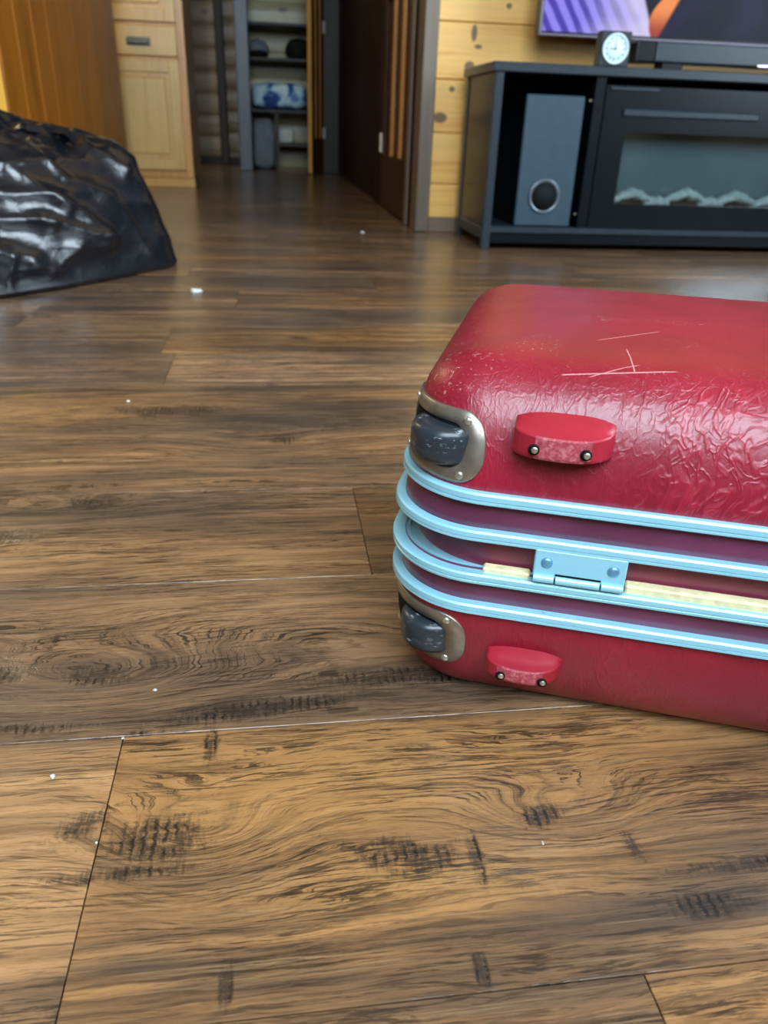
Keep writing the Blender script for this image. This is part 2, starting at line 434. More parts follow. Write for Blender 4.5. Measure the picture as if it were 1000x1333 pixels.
def vinyl_material(name, col, dark, scratches=True):
    t = NT(name)
    p = t.coord()
    a, b, z = t.xyz(p)
    wob = t.noise(p, 9, 2, 0.5)
    wv = t.vm('ADD', t.mapping(p, scale=(1, 1, 0.42)), t.vec(t.m('MULTIPLY', wob, 0.06), t.m('MULTIPLY', wob, 0.04), 0.0))
    def ridge(scale, sharp, det=1):
        n = t.noise(wv, scale, det, 0.5, 0.8)
        k = t.m('SUBTRACT', 1.0, t.m('ABSOLUTE', t.m('MULTIPLY', t.m('SUBTRACT', n, 0.5), sharp)), clamp=True)
        return k
    r1, r2, r3 = ridge(72, 15), ridge(140, 11), ridge(300, 7)
    amount = t.step(t.noise(p, 11, 2), 0.34, 0.60)
    fade = t.m('SUBTRACT', 1.0, t.step(z, 0.255, 0.266))        # the big face is nearly smooth
    lowf = t.m('ADD', 0.60, t.m('MULTIPLY', t.step(z, 0.08, 0.18), 0.40))
    right = t.m('ADD', 0.65, t.m('MULTIPLY', t.step(a, -0.33, -0.10), 0.5))
    cre = t.m('MULTIPLY', t.m('ADD', t.m('MULTIPLY', r1, 0.9), t.m('MULTIPLY', r2, 0.6)), t.m('ADD', 0.35, t.m('MULTIPLY', amount, 0.65)))
    cre = t.m('MULTIPLY', t.m('MULTIPLY', cre, right), t.m('MULTIPLY', t.m('ADD', t.m('MULTIPLY', fade, 0.92), 0.08), lowf))
    hgt = t.m('ADD', cre, t.m('MULTIPLY', r3, 0.12))
    grain = t.noise(p, 420, 2, 0.6)
    nrm = t.bump(hgt, 0.50, 0.0010, t.bump(grain, 0.10, 0.0006))
    big = t.noise(p, 6, 3, 0.55)
    c = t.mix(t.step(big, 0.35, 0.68), dark, col)
    c = t.mix(t.m('MULTIPLY', cre, 0.18), c, tuple(min(1, v * 1.9 + 0.02) for v in col))
    # rubbed specks near the corner and edges, long fine rubs on the big face
    sp = t.step(t.noise(p, 330, 3, 0.75), 0.60, 0.66)
    near = t.m('MAXIMUM', gauss(t, a, b, -0.30, -0.13, 0.035, 0.06), t.m('MULTIPLY', t.step(t.noise(t.mapping(p, scale=(1, 2.2, 1)), 11, 3), 0.55, 0.70), 0.75))
    near = t.m('MULTIPLY', near, t.step(z, 0.225, 0.245))
    c = t.mix(t.m('MULTIPLY', t.m('MULTIPLY', sp, near), 0.8), c, (0.62, 0.45, 0.36))
    if scratches:
        s = seg(t, a, b, (-0.218, -0.1533), (-0.142, -0.1394), 0.0008)
        for q in (((-0.200, -0.1535), (-0.166, -0.1345), 0.0005), ((-0.175, -0.108), (-0.170, -0.146), 0.0006),
                  ((-0.195, -0.096), (-0.148, -0.057), 0.0006)):
            s = t.m('MAXIMUM', s, seg(t, a, b, *q))
        s = t.m('MULTIPLY', s, t.step(z, 0.24, 0.245))
        c = t.mix(t.m('MULTIPLY', s, 0.55), c, (0.75, 0.42, 0.40))
    rough = t.m('ADD', 0.30, t.m('MULTIPLY', t.noise(p, 30, 3), 0.14))
    return t.P(col=c, rough=rough, normal=nrm, spec=0.6, coat=0.18, coat_rough=0.30)


MAT['vinyl'] = vinyl_material('creased_red_vinyl', srgb(150, 20, 46), srgb(126, 12, 36))
MAT['foot'] = simple('red_moulded_plastic', srgb(158, 30, 48), 0.42, 0, 0.45, 0.10, 60, 0.1)


def worn_foot():
    t = NT('scuffed_red_plastic')
    p = t.coord()
    n = t.noise(p, 260, 4, 0.7)
    return t.P(col=t.mix(t.step(n, 0.42, 0.68), srgb(160, 56, 68), srgb(196, 112, 118)), rough=0.65,
               normal=t.bump(n, 0.5, 0.001))


MAT['foot_worn'] = worn_foot()


def strip_material(name, col):
    t = NT(name)
    p = t.coord()
    n = t.noise(p, 18, 3)
    sp = t.step(t.noise(p, 330, 2, 0.6), 0.72, 0.77)
    c = t.mix(t.step(n, 0.35, 0.7), tuple(v * 0.8 for v in col), tuple(v * 1.2 for v in col))
    c = t.mix(t.m('MULTIPLY', sp, 0.5), c, (0.4, 0.3, 0.3))
    return t.P(col=c, rough=0.32, spec=0.7, normal=t.bump(n, 0.05, 0.002))


MAT['strip'] = strip_material('maroon_valance_strip', srgb(104, 48, 76))
MAT['tongue'] = strip_material('maroon_tongue_strip', srgb(128, 52, 72))


def alu_material():
    t = NT('sky_tinted_aluminium')
    p = t.coord()
    n = t.noise(t.mapping(p, scale=(1, 1, 9)), 24, 4, 0.7)
    ch = t.step(t.noise(t.mapping(p, scale=(1, 1, 2.2)), 150, 4, 0.7), 0.655, 0.70)
    ch = t.m('MULTIPLY', ch, t.step(t.noise(p, 16, 2), 0.50, 0.60))
    c = t.mix(t.m('MULTIPLY', n, 0.5), srgb(146, 208, 228), srgb(172, 224, 240))  # blue sky reflection painted into the metal's base colour
    c = t.mix(t.m('MULTIPLY', ch, 0.75), c, srgb(52, 74, 88))
    return t.P(col=c, rough=0.36, metal=0.20, normal=t.bump(n, 0.08, 0.0008))


MAT['alu'] = alu_material()
MAT['steel'] = simple('worn_nickel_plate', (0.34, 0.31, 0.26), 0.36, 0.85, 0.5, 0.25, 50, 0.05)
MAT['rivet'] = simple('bright_rivet', (0.62, 0.60, 0.50), 0.3, 0.85, 0.5, 0.2, 300, 0.2)
MAT['rivet_blue'] = simple('blue_grey_rivet', srgb(120, 180, 220), 0.3, 0.6, 0.5, 0.1, 300, 0.05)
MAT['cream'] = simple('cream_edging', srgb(226, 214, 168), 0.6, 0, 0.3, 0.16, 120, 0.3)


def wheel_material():
    t = NT('scuffed_black_wheel')
    p = t.coord()
    n = t.noise(t.mapping(p, scale=(1, 1, 3)), 160, 4, 0.7)
    k = t.m('MULTIPLY', t.step(n, 0.56, 0.66), t.step(t.noise(p, 70, 2), 0.46, 0.60))
    return t.P(col=t.mix(k, (0.022, 0.030, 0.038), (0.30, 0.34, 0.36)), rough=t.m('ADD', 0.30, t.m('MULTIPLY', k, 0.3)),
               normal=t.bump(n, 0.12, 0.001), spec=0.55)


MAT['wheel'] = wheel_material()
MAT['well'] = simple('black_wheel_well', (0.004, 0.004, 0.004), 0.8, 0, 0.2, 0.1)


# ------------------------------------------------------------------ object helpers
def link(name, me, mat, parent=None, smooth=False):
    if isinstance(mat, bpy.types.Material):
        mat = [mat]
    for m_ in mat:
        me.materials.append(m_)
    if smooth:
        for p_ in me.polygons:
            p_.use_smooth = True
    o = bpy.data.objects.new(name, me)
    C.objects.link(o)
    if parent is not None:
        o.parent = parent
    return o


def mesh(name, vs, fs, mat, parent=None, smooth=False):
    me = bpy.data.meshes.new(name)
    me.from_pydata([tuple(v) for v in vs], [], fs)
    bm = bmesh.new()
    bm.from_mesh(me)
    bmesh.ops.recalc_face_normals(bm, faces=bm.faces)
    bm.to_mesh(me)
    bm.free()
    me.update()
    return link(name, me, mat, parent, smooth)


def add_box(bm, x0, y0, z0, x1, y1, z1, bev=0.0, seg_=1):
    r = bmesh.ops.create_cube(bm, size=1.0)
    vs = r['verts']
    for v in vs:
        v.co = Vector(((x0 + x1) / 2 + v.co.x * (x1 - x0), (y0 + y1) / 2 + v.co.y * (y1 - y0),
                       (z0 + z1) / 2 + v.co.z * (z1 - z0)))
    if bev:
        es = {e for v in vs for e in v.link_edges}
        bmesh.ops.bevel(bm, geom=list(es), offset=bev, segments=seg_, affect='EDGES', profile=0.5)


def from_bm(name, bm, mat, parent=None, smooth=False):
    me = bpy.data.meshes.new(name)
    bmesh.ops.recalc_face_normals(bm, faces=bm.faces)
    bm.to_mesh(me)
    bm.free()
    return link(name, me, mat, parent, smooth)


def box(name, b, mat, parent=None, bev=0.0, seg_=1):
    bm = bmesh.new()
    add_box(bm, *b, bev, seg_)
    return from_bm(name, bm, mat, parent)


def lathe(name, prof, mat, parent=None, n=32, mtx=None, smooth=True, caps=True):
    """prof: (radius, height) along +z; mtx places it"""
    vs, fs = [], []
    for r, z in prof:
        for i in range(n):
            a = 2 * PI * i / n
            v = Vector((r * math.cos(a), r * math.sin(a), z))
            vs.append(mtx @ v if mtx else v)
    for j in range(len(prof) - 1):
        for i in range(n):
            k = (i + 1) % n
            fs.append((j * n + i, j * n + k, (j + 1) * n + k, (j + 1) * n + i))
    if caps:
        fs.append(tuple(range(n)))
        fs.append(tuple(range((len(prof) - 1) * n, len(prof) * n)))
    return mesh(name, vs, fs, mat, parent, smooth)


def tag(o, label=None, cat=None, group=None, kind=None):
    if label:
        o['label'] = label
    if cat:
        o['category'] = cat
    if group:
        o['group'] = group
    if kind:
        o['kind'] = kind
    return o


def empty(name, loc=(0, 0, 0), rz=0.0):
    o = bpy.data.objects.new(name, None)
    o.location, o.rotation_euler = loc, (0, 0, rz)
    o.empty_display_size = 0.05
    C.objects.link(o)
    return o


def structure(o):
    o['kind'] = 'structure'
    return o


# ------------------------------------------------------------------ room shell
floor = structure(box('floor', (-3.6, -1.1, -0.14, 3.6, 9.1, -0.0125), MAT['floor']))
PW, Y0 = 0.20795, 0.44127
JX = {-1: -0.1181, -2: 0.1845, 1: 0.0875}


def plank_mesh(x0, x1, y0, y1, z1):
    bm = bmesh.new()
    add_box(bm, x0, y0, -0.012, x1, y1, z1)
    top = [e for e in bm.edges if all(v.co.z > -0.005 for v in e.verts)]
    bmesh.ops.bevel(bm, geom=top, offset=0.00035, segments=1, affect='EDGES')
    return bm


rp = random.Random(5)
rest = bmesh.new()
PL = 1.22
for k in range(-7, 42):
    ya, yb = Y0 + k * PW, Y0 + (k + 1) * PW
    if yb > 9.05:
        break
    j0 = JX.get(k, rp.uniform(-0.6, 0.6))
    if k not in JX and k - 1 in JX:
        j0 = JX[k - 1] + 0.47
    i = -4
    while i < 4:
        xa, xb = j0 + i * PL, j0 + (i + 1) * PL
        i += 1
        xa, xb = max(xa, -3.55), min(xb, 3.35)
        if xb - xa < 0.02:
            continue
        g = 0.0004
        b = (xa + g, xb - g, ya + g, yb - g, rp.uniform(-0.0003, 0.0002))
        ym = max(yb, 0.05)
        seen = yb > 0.12 and xb > -0.30 * ym - 0.25 and xa < 0.62 * ym + 0.2 and not (ya > 3.5 and xa > 0.62) \
            and not (ya > 3.0 and xb < -0.9)
        if seen:
            from_bm('plank', plank_mesh(*b), MAT['floor'], floor)
        else:
            add_box(rest, b[0], b[2], -0.012, b[1], b[3], b[4])
o = from_bm('outlying_planks', rest, MAT['floor'], floor)
o['kind'] = 'stuff'

structure(box('ceiling', (-3.6, -1.1, 4.4, 3.6, 9.1, 4.5), MAT['ceiling']))
structure(box('wall_left', (-3.65, -1.1, 0.0, -3.56, 9.1, 4.4), MAT['side_wall']))
wr = bmesh.new()
for b in [(3.36, -1.1, 0.0, 3.46, 9.1, 0.7), (3.36, -1.1, 2.9, 3.46, 9.1, 4.4), (3.36, 1.5, 0.7, 3.46, 9.1, 2.9),
          (3.36, -1.1, 0.7, 3.46, -0.5, 2.9)]:
    add_box(wr, *b)
structure(from_bm('wall_right', wr, MAT['side_wall']))
wb = bmesh.new()
for b in [(-3.56, -1.1, 0.0, -1.0, -0.99, 4.4), (1.2, -1.1, 0.0, 3.36, -0.99, 4.4), (-1.0, -1.1, 3.7, 1.2, -0.99, 4.4),
          (-1.0, -1.1, 0.0, 1.2, -0.99, 1.1)]:
    add_box(wb, *b)
structure(from_bm('wall_back', wb, MAT['side_wall']))
w1 = structure(empty('window_1', (0.10, -1.05, 0)))
for a in (-1.07, 0.0, 1.07):
    box('window_frame', (a - 0.03, -0.03, 1.1, a + 0.03, 0.03, 3.7), MAT['trim_dark'], w1)
for z in (1.13, 3.67):
    box('window_frame', (-1.04, -0.03, z - 0.03, 1.04, 0.03, z + 0.03), MAT['trim_dark'], w1)

# far wall behind the television: pine planks on a backing wall
WY = 3.44
wf = structure(box('wall_far', (0.66, WY + 0.015, 0.0, 3.36, WY + 0.12, 4.4), MAT['pine']))
zz = [0.0, 0.190, 0.383, 0.574, 0.770, 0.962, 1.155]
for a, b in zip(zz[:-1], zz[1:]):
    box('pine_plank', (0.655, WY, a + 0.0015, 3.35, WY + 0.016, b - 0.0015), MAT['pine'], wf, 0.003)
up = bmesh.new()
for i in range(16):
    add_box(up, 0.655, WY, 1.1565 + i * 0.195, 3.35, WY + 0.016, 1.1565 + i * 0.195 + 0.192, 0.003)
from_bm('upper_cladding', up, MAT['pine'], wf)['kind'] = 'stuff'
structure(box('baseboard_far', (0.655, WY - 0.014, 0.0, 3.35, WY + 0.001, 0.060), MAT['baseboard'], None, 0.003))
# casing at the hall opening
structure(box('trim_1', (0.598, WY - 0.022, 0.0, 0.655, WY + 0.12, 3.0), MAT['trim'], None, 0.004))

# hall right wall with a door in it
HX = 0.60
wh = bmesh.new()
add_box(wh, HX + 0.03, WY + 0.12, 0, HX + 0.13, 8.86, 4.4)
wall_hall = structure(from_bm('wall_hall', wh, MAT['wall_dark']))
for i in range(9):
    ya = 4.78 + i * 0.29
    box('wall_panel', (HX + 0.004, ya + 0.003, 0.0, HX + 0.03, ya + 0.287, 2.6), MAT['wall_dark'], wall_hall, 0.004)
structure(box('trim_2', (HX - 0.004, WY + 0.121, 0.0, HX + 0.03, 3.63, 2.6), MAT['wall_dark'], None, 0.004))
structure(box('trim_3', (HX - 0.012, 3.63, 0.0, HX + 0.03, 3.70, 2.6), MAT['trim'], None, 0.006))
structure(box('trim_4', (HX - 0.012, 4.60, 0.0, HX + 0.03, 4.77, 2.6), MAT['wall_dark'], None, 0.006))
d1 = structure(empty('door_1', (HX, 3.70, 0.0)))
box('door_leaf', (0.006, 0.0, 0.008, 0.03, 0.895, 2.05), MAT['door_dark'], d1)
for y0, y1 in ((0.0, 0.10), (0.79, 0.895)):
    box('door_stile', (-0.004, y0, 0.008, 0.006, y1, 2.05), MAT['door_dark'], d1, 0.002)
box('door_rail', (-0.004, 0.10, 0.008, 0.006, 0.79, 0.262), MAT['door_dark'], d1, 0.002)
box('door_rail', (-0.004, 0.10, 0.95, 0.006, 0.79, 1.08), MAT['door_dark'], d1, 0.002)
for y in (0.19, 0.47):
    box('door_moulding', (-0.014, y, 0.262, 0.006, y + 0.035, 0.95), MAT['lit_gold_mould'], d1, 0.005)
for z in (0.27, 1.70):
    box('door_hinge', (-0.016, 0.865, z, -0.002, 0.895, z + 0.095), MAT['hinge_white'], d1, 0.003)

# end of the hall: log wall, casing, closet
wl = structure(box('wall_hall_end', (-3.57, 8.86, 0.0, 3.37, 8.96, 4.4), MAT['log']))


def log_course(parent, x0, x1, y, z, mat, hgt=0.19, r=0.022):
    vs, fs = [], []
    n = 7
    for x in (x0, x1):
        for i in range(n):
            a = -PI / 2 + PI * i / (n - 1)
            vs.append((x, y - r * max(0.0, math.cos(a)) ** 0.6, z + hgt / 2 + math.sin(a) * (hgt / 2 - 0.002)))
    for i in range(n - 1):
        fs.append((i, i + 1, n + i + 1, n + i))
    fs.append(tuple(range(n)))
    fs.append(tuple(range(n, 2 * n)))
    fs.append((0, n, 2 * n - 1, n - 1))
    return mesh('log', vs, fs, mat, parent, False)


for i in range(9):
    log_course(wl, -0.79, -0.5, 8.86, 0.06 + i * 0.192, MAT['log'])
    log_course(wl, -0.42, -0.26, 8.86, 0.10 + i * 0.192, MAT['log'])
structure(box('trim_5', (-0.50, 8.72, 0.0, -0.42, 8.86, 3.0), MAT['trim_dark'], None, 0.01))
structure(box('trim_6', (-0.92, 8.40, 0.0, -0.78, 8.86, 3.0), MAT['trim_dark'], None, 0.01))
structure(box('baseboard_hall', (-0.78, 8.79, 0.0, -0.26, 8.86, 0.06), MAT['trim_dark'], None, 0.004))
structure(box('trim_7', (-0.275, 7.56, 0.0, -0.160, 7.70, 3.0), MAT['trim_blue'], None, 0.008))
structure(box('trim_8', (0.44, 7.54, 0.0, 0.60, 7.70, 3.2), MAT['trim_dark'], None, 0.008))
wc = structure(box('wall_closet_side', (-0.26, 7.70, 0.0, -0.20, 8.86, 3.0), MAT['log']))
structure(box('wall_closet_right', (0.56, 7.70, 0.0, 0.629, 8.86, 3.0), MAT['wall_dark']))
wcb = structure(box('wall_closet_back', (-0.20, 8.30, 0.0, 0.56, 8.36, 3.0), MAT['closet_log']))
for i in range(9):
    log_course(wcb, -0.19, 0.55, 8.30, 0.0 + i * 0.192, MAT['closet_log'], r=0.015)

# ------------------------------------------------------------------ SUITCASE
TH = math.radians(-20.5)
UL, UR, VF, VB, RC = -0.105, 0.555, 0.47, 0.85, 0.065
UC, VC = (UL + UR) / 2, (VF + VB) / 2
HA, HB = (UR - UL) / 2, (VB - VF) / 2
case = empty('suitcase', (math.cos(TH) * UC - math.sin(TH) * VC, math.sin(TH) * UC + math.cos(TH) * VC, 0.0), TH)
tag(case, 'scuffed red vinyl hard suitcase with pale metal bands lying flat on the plank floor', 'suitcase')


def lean(z):
    """the left end leans inwards a little, most at the upper metal band"""
    ks = [(0.0, 0.005), (0.15, 0.0055), (0.178, 0.0105), (0.205, 0.0095), (0.232, 0.0045), (0.25, 0.0), (0.30, 0.0)]
    for (z0, d0), (z1, d1) in zip(ks[:-1], ks[1:]):
        if z0 <= z <= z1:
            return d0 + (d1 - d0) * (z - z0) / (z1 - z0)
    return 0.0


def outline(inset, n=14, rc=RC, dl=0.0):
    """rounded rectangle, counter clockwise, in suitcase axes"""
    r = max(rc - inset, 0.012)
    pts = []
    for cx, cy, a0 in ((HA - inset - r, HB - inset - r, 0), (-HA + dl + inset + r, HB - inset - r, PI / 2),
                       (-HA + dl + inset + r, -HB + inset + r, PI), (HA - inset - r, -HB + inset + r, 1.5 * PI)):
        for i in range(n + 1):
            a = a0 + PI / 2 * i / n
            pts.append((cx + r * math.cos(a), cy + r * math.sin(a)))
    return pts


def loft(name, prof, mat, close_top=False, close_ring=False, rc=RC, parent=case, smooth=True, hard=False):
    if hard:
        prof = [q for a, b in zip(prof[:-1], prof[1:]) for q in (a, b)]
    vs, fs = [], []
    n = None
    for e, z in prof:
        o_ = outline(e, rc=rc, dl=lean(z))
        n = len(o_)
        vs += [(x, y, z) for x, y in o_]
    m_ = len(prof)
    for j in range(0, m_ if close_ring else m_ - 1, 2 if hard else 1):
        j2 = (j + 1) % m_
        for i in range(n):
            k = (i + 1) % n
            fs.append((j * n + i, j * n + k, j2 * n + k, j2 * n + i))
    if close_top:
        fs.append(tuple(range((m_ - 1) * n, m_ * n)))
    return mesh(name, vs, fs, mat, parent, smooth)


UP = [(0.004, 0.172), (0.001, 0.181), (0.002, 0.192), (0.0045, 0.205), (0.008, 0.218), (0.0125, 0.230), (0.019, 0.2415),
      (0.027, 0.2505), (0.037, 0.2575), (0.049, 0.2625), (0.065, 0.2660), (0.09, 0.2685), (0.13, 0.2700), (0.17, 0.2705)]
DN = [(0.004, 0.097), (0.001, 0.088), (0.0015, 0.072), (0.003, 0.052), (0.006, 0.036), (0.010, 0.024), (0.016, 0.013),
      (0.024, 0.0055), (0.034, 0.0015), (0.05, 0.0), (0.10, 0.0), (0.16, 0.0)]


def inset_at(prof, z):
    ps = sorted(prof, key=lambda q: q[1])
    for (e0, z0), (e1, z1) in zip(ps[:-1], ps[1:]):
        if z0 <= z <= z1 and z1 > z0:
            return e0 + (e1 - e0) * (z - z0) / (z1 - z0)
    return 0.0


loft('upper_shell', UP, MAT['vinyl'], True)
loft('lower_shell', DN, MAT['vinyl'], True)
loft('valance_strip', [(0.004, 0.181), (0.0035, 0.172), (0.002, 0.163), (0.0025, 0.154), (0.005, 0.147)], MAT['strip'])
loft('valance_strip', [(0.005, 0.122), (0.0025, 0.112), (0.002, 0.104), (0.003, 0.096), (0.004, 0.088)], MAT['strip'])
loft('tongue', [(0.004, 0.153), (0.010, 0.1525), (0.0105, 0.14), (0.0105, 0.124), (0.0105, 0.114)], MAT['tongue'], rc=0.085)


def band(name, z0, z1, out=0.004):
    h_ = z1 - z0
    pr = [(0.006, z1 + 0.0003), (-out * 0.72, z1), (-out, z1 - 0.16 * h_), (-out, z1 - 0.58 * h_), (-out * 0.80, z1 - 0.62 * h_),
          (-out * 0.80, z1 - 0.66 * h_), (-out * 0.97, z1 - 0.70 * h_), (-out * 0.97, z1 - 0.90 * h_), (-out * 0.72, z0), (0.006, z0 - 0.0003)]
    return loft(name, pr, MAT['alu'], hard=True)


band('metal_band', 0.1745, 0.1830)
band('metal_band', 0.1465, 0.1545)
band('metal_band', 0.0868, 0.0950)
# lower frame: wide extrusion with a ledge on which the tongue closes
loft('frame_rail', [(0.022, 0.1195), (0.0085, 0.1198), (0.0085, 0.1218), (0.0070, 0.1218), (0.0070, 0.1202), (-0.0036, 0.1212), (-0.0048, 0.1200),
                    (-0.0048, 0.1168), (-0.0040, 0.1163), (-0.0040, 0.1158), (-0.0047, 0.1153), (-0.0044, 0.1136), (-0.0030, 0.1128), (0.006, 0.1125)],
     MAT['alu'], hard=True)


def on_shell(s, z, out=0.0, prof=UP, flat=None):
    """point at arc length s from the start of the straight front side (s<0 runs round the corner to the left end)"""
    e = inset_at(prof, z) if flat is None else flat
    dl = lean(z)
    cx, cy = -HA + dl + RC, -HB + RC
    s -= dl
    if s >= 0:
        return Vector((cx + s, -HB + e - out, z))
    qa = PI / 2 * RC
    if s >= -qa:
        a = -PI / 2 + s / RC
        r = RC - e + out
        return Vector((cx + r * math.cos(a), cy + r * math.sin(a), z))
    return Vector((-HA + dl + e - out, cy - s - qa, z))


def rrect_sz(s0, s1, z0, z1, rr, n=9, rl=0.003):
    """rounded on the right side (s1), nearly square on the left; counter clockwise, fixed count"""
    pts = []
    for cs, cz, a0, r in ((s1 - rr, z1 - rr, 0, rr), (s0 + rl, z1 - rl, PI / 2, rl), (s0 + rl, z0 + rl, PI, rl), (s1 - rr, z0 + rr, 1.5 * PI, rr)):
        for i in range(n):
            a = a0 + PI / 2 * i / (n - 1)
            pts.append((cs + r * math.cos(a), cz + r * math.sin(a)))
    # resample evenly so that the plate bends with the corner
    out, N = [], 96
    L = [0.0]
    pp = pts + [pts[0]]
    for a, b in zip(pp[:-1], pp[1:]):
        L.append(L[-1] + math.hypot(b[0] - a[0], b[1] - a[1]))
    j = 0
    for i in range(N):
        d = L[-1] * i / N
        while L[j + 1] < d:
            j += 1
        f = (d - L[j]) / max(1e-9, L[j + 1] - L[j])
        out.append((pp[j][0] + (pp[j + 1][0] - pp[j][0]) * f, pp[j][1] + (pp[j + 1][1] - pp[j][1]) * f))
    return out


def wheel_unit(prof, zlo, zhi, olo, ohi, wc, wr):
    s0, s1, t_ = -0.106, 0.0055, 0.0018
    outer = rrect_sz(s0, s1, zlo, zhi, (zhi - zlo) * 0.42)
    inner = rrect_sz(s0 + 0.014, s1 - 0.0165, olo, ohi, (ohi - olo) * 0.38)
    N = len(outer)
    rings = []
    for f, o_ in ((0.0, -0.001), (0.0, t_ * 0.7), (0.04, t_), (0.5, t_), (0.95, t_), (1.0, t_ * 0.6), (1.0, -0.004)):
        rings.append([on_shell(a[0] + (b[0] - a[0]) * f, a[1] + (b[1] - a[1]) * f, o_, prof) for a, b in zip(outer, inner)])
    vs = [v for r in rings for v in r]
    fs = []
    for j in range(len(rings) - 1):
        for i in range(N):
            k = (i + 1) % N
            fs.append((j * N + i, j * N + k, (j + 1) * N + k, (j + 1) * N + i))
    plate = mesh('wheel_plate', vs, fs, MAT['steel'], case, True)
    # dark pocket seen through the opening
    G, H = 28, 6
    sa, sb = s0 + 0.012, s1 - 0.0145
    vs = [on_shell(sa + (sb - sa) * i / G, olo - 0.002 + (ohi - olo + 0.004) * j / H, 0.0006, prof) for j in range(H + 1) for i in range(G + 1)]
    fs = [(j * (G + 1) + i, j * (G + 1) + i + 1, (j + 1) * (G + 1) + i + 1, (j + 1) * (G + 1) + i) for j in range(H) for i in range(G)]
    mesh('wheel_well', vs, fs, MAT['well'], plate, True)
    # rivets
    for s, z in ((s1 - 0.016, zhi - 0.006), (s1 - 0.016, zlo + 0.006), (s0 + 0.022, zhi - 0.005), (s0 + 0.022, zlo + 0.005)):
        p0, p1 = on_shell(s, z, t_, prof), on_shell(s, z, t_ + 0.01, prof)
        mx = Matrix.Translation(p0) @ (p1 - p0).to_track_quat('Z', 'Y').to_matrix().to_4x4()
        lathe('rivet', [(0.0030, -0.0005), (0.0030, 0.0004), (0.0023, 0.0011), (0.0010, 0.0015)], MAT['rivet'], plate, 14, mx)
    # barrel wheel, axle along z
    hz = (ohi - olo) / 2 - 0.002
    pr = [(wr * 0.62, -hz), (wr * 0.80, -hz), (wr * 0.93, -hz * 0.88), (wr * 0.99, -hz * 0.62), (wr, -hz * 0.25),
          (wr * 0.992, -hz * 0.20), (wr, -hz * 0.14), (wr * 1.0, hz * 0.35), (wr * 0.985, hz * 0.66), (wr * 0.92, hz * 0.90), (wr * 0.80, hz), (wr * 0.62, hz)]
    lathe('wheel', pr, MAT['wheel'], case, 40, Matrix.Translation(wc))


wheel_unit(UP, 0.1855, 0.2335, 0.1950, 0.2245, Vector((-0.0630 - UC, 0.4955 - VC, 0.2095)), 0.0250)
wheel_unit(DN, 0.0320, 0.0805, 0.0410, 0.0710, Vector((-0.0630 - UC, 0.4945 - VC, 0.0550)), 0.0250)


def glide_foot(u0, u1, zb, zt_back, zt_front, vb, vf, holes):
    """boat shaped moulded glide with a sloping upper face and a scuffed nose"""
    L, n = u1 - u0, 18
    vs, fs = [], []
    rows = []
    for i in range(n + 1):
        f = i / n
        u = u0 + L * f
        k = max(0.0, 1 - abs(2 * f - 1) ** 2.6) ** 0.75           # plan taper at the ends
        kz = max(0.0, 1 - abs(2 * f - 1) ** 3.2)
        yb, yf = vb + 0.006, vb - (vb - vf) * (0.10 + (0.32 if f < 0.5 else 0.0) * (1 - k) + 0.90 * k)
        zt = zb + (zt_back - zb) * (0.82 + 0.18 * kz)
        zf = zb + (zt_front - zb) * (1.10 - 0.10 * k)
        zm = zf + (zt - zf) * 0.36
        col = [(u, yb, zb + 0.002), (u, yf + 0.003, zb), (u, yf + 0.0006, zb + 0.0012), (u, yf, zb + 0.003), (u, yf, zf - 0.0012),
               (u, yf + 0.0008, zf), (u, yf + 0.002, zf + 0.0002), (u, (yf + vb) / 2, zm), (u, vb - 0.001, zt - 0.001), (u, yb, zt)]
        rows.append([(a - UC, b - VC, c) for a, b, c in col])
    m_ = len(rows[0])
    for r in rows:
        vs += r
    for i in range(n):
        for j in range(m_ - 1):
            fs.append((i * m_ + j, (i + 1) * m_ + j, (i + 1) * m_ + j + 1, i * m_ + j + 1))
    fs.append(tuple(range(m_)))
    fs.append(tuple(range(n * m_, (n + 1) * m_)))
    o_ = mesh('glide_foot', vs, fs, [MAT['foot'], MAT['foot_worn']], case, False)
    for pl in o_.data.polygons:
        c = pl.center
        if abs(c.y - (vf - VC)) < 0.0025 and zb + 0.001 < c.z < zt_front - 0.0003:
            pl.material_index = 1
        elif c.z > zt_front - 0.002:
            pl.use_smooth = True
    for hu in holes:
        zc = (zb + zt_front) / 2
        mx = Matrix.Translation((hu - UC, vf - VC - 0.0002, zc)) @ Matrix.Rotation(PI / 2, 4, 'X')
        lathe('screw_recess', [(0.0037, 0.0), (0.0036, 0.0005)], MAT['well'], o_, 16, mx)
        mx = Matrix.Translation((hu - UC + 0.0006, vf - VC - 0.0006, zc - 0.0003)) @ Matrix.Rotation(PI / 2, 4, 'X')
        lathe('screw', [(0.0023, 0.0), (0.0019, 0.0005), (0.0008, 0.0008)], MAT['rivet'], o_, 14, mx)
    return o_


glide_foot(-0.0165, 0.0460, 0.2150, 0.2395, 0.2310, 0.4760, 0.4555, (-0.003, 0.029))
glide_foot(-0.0180, 0.0365, 0.0395, 0.0615, 0.0520, 0.4735, 0.4555, (-0.006, 0.024))

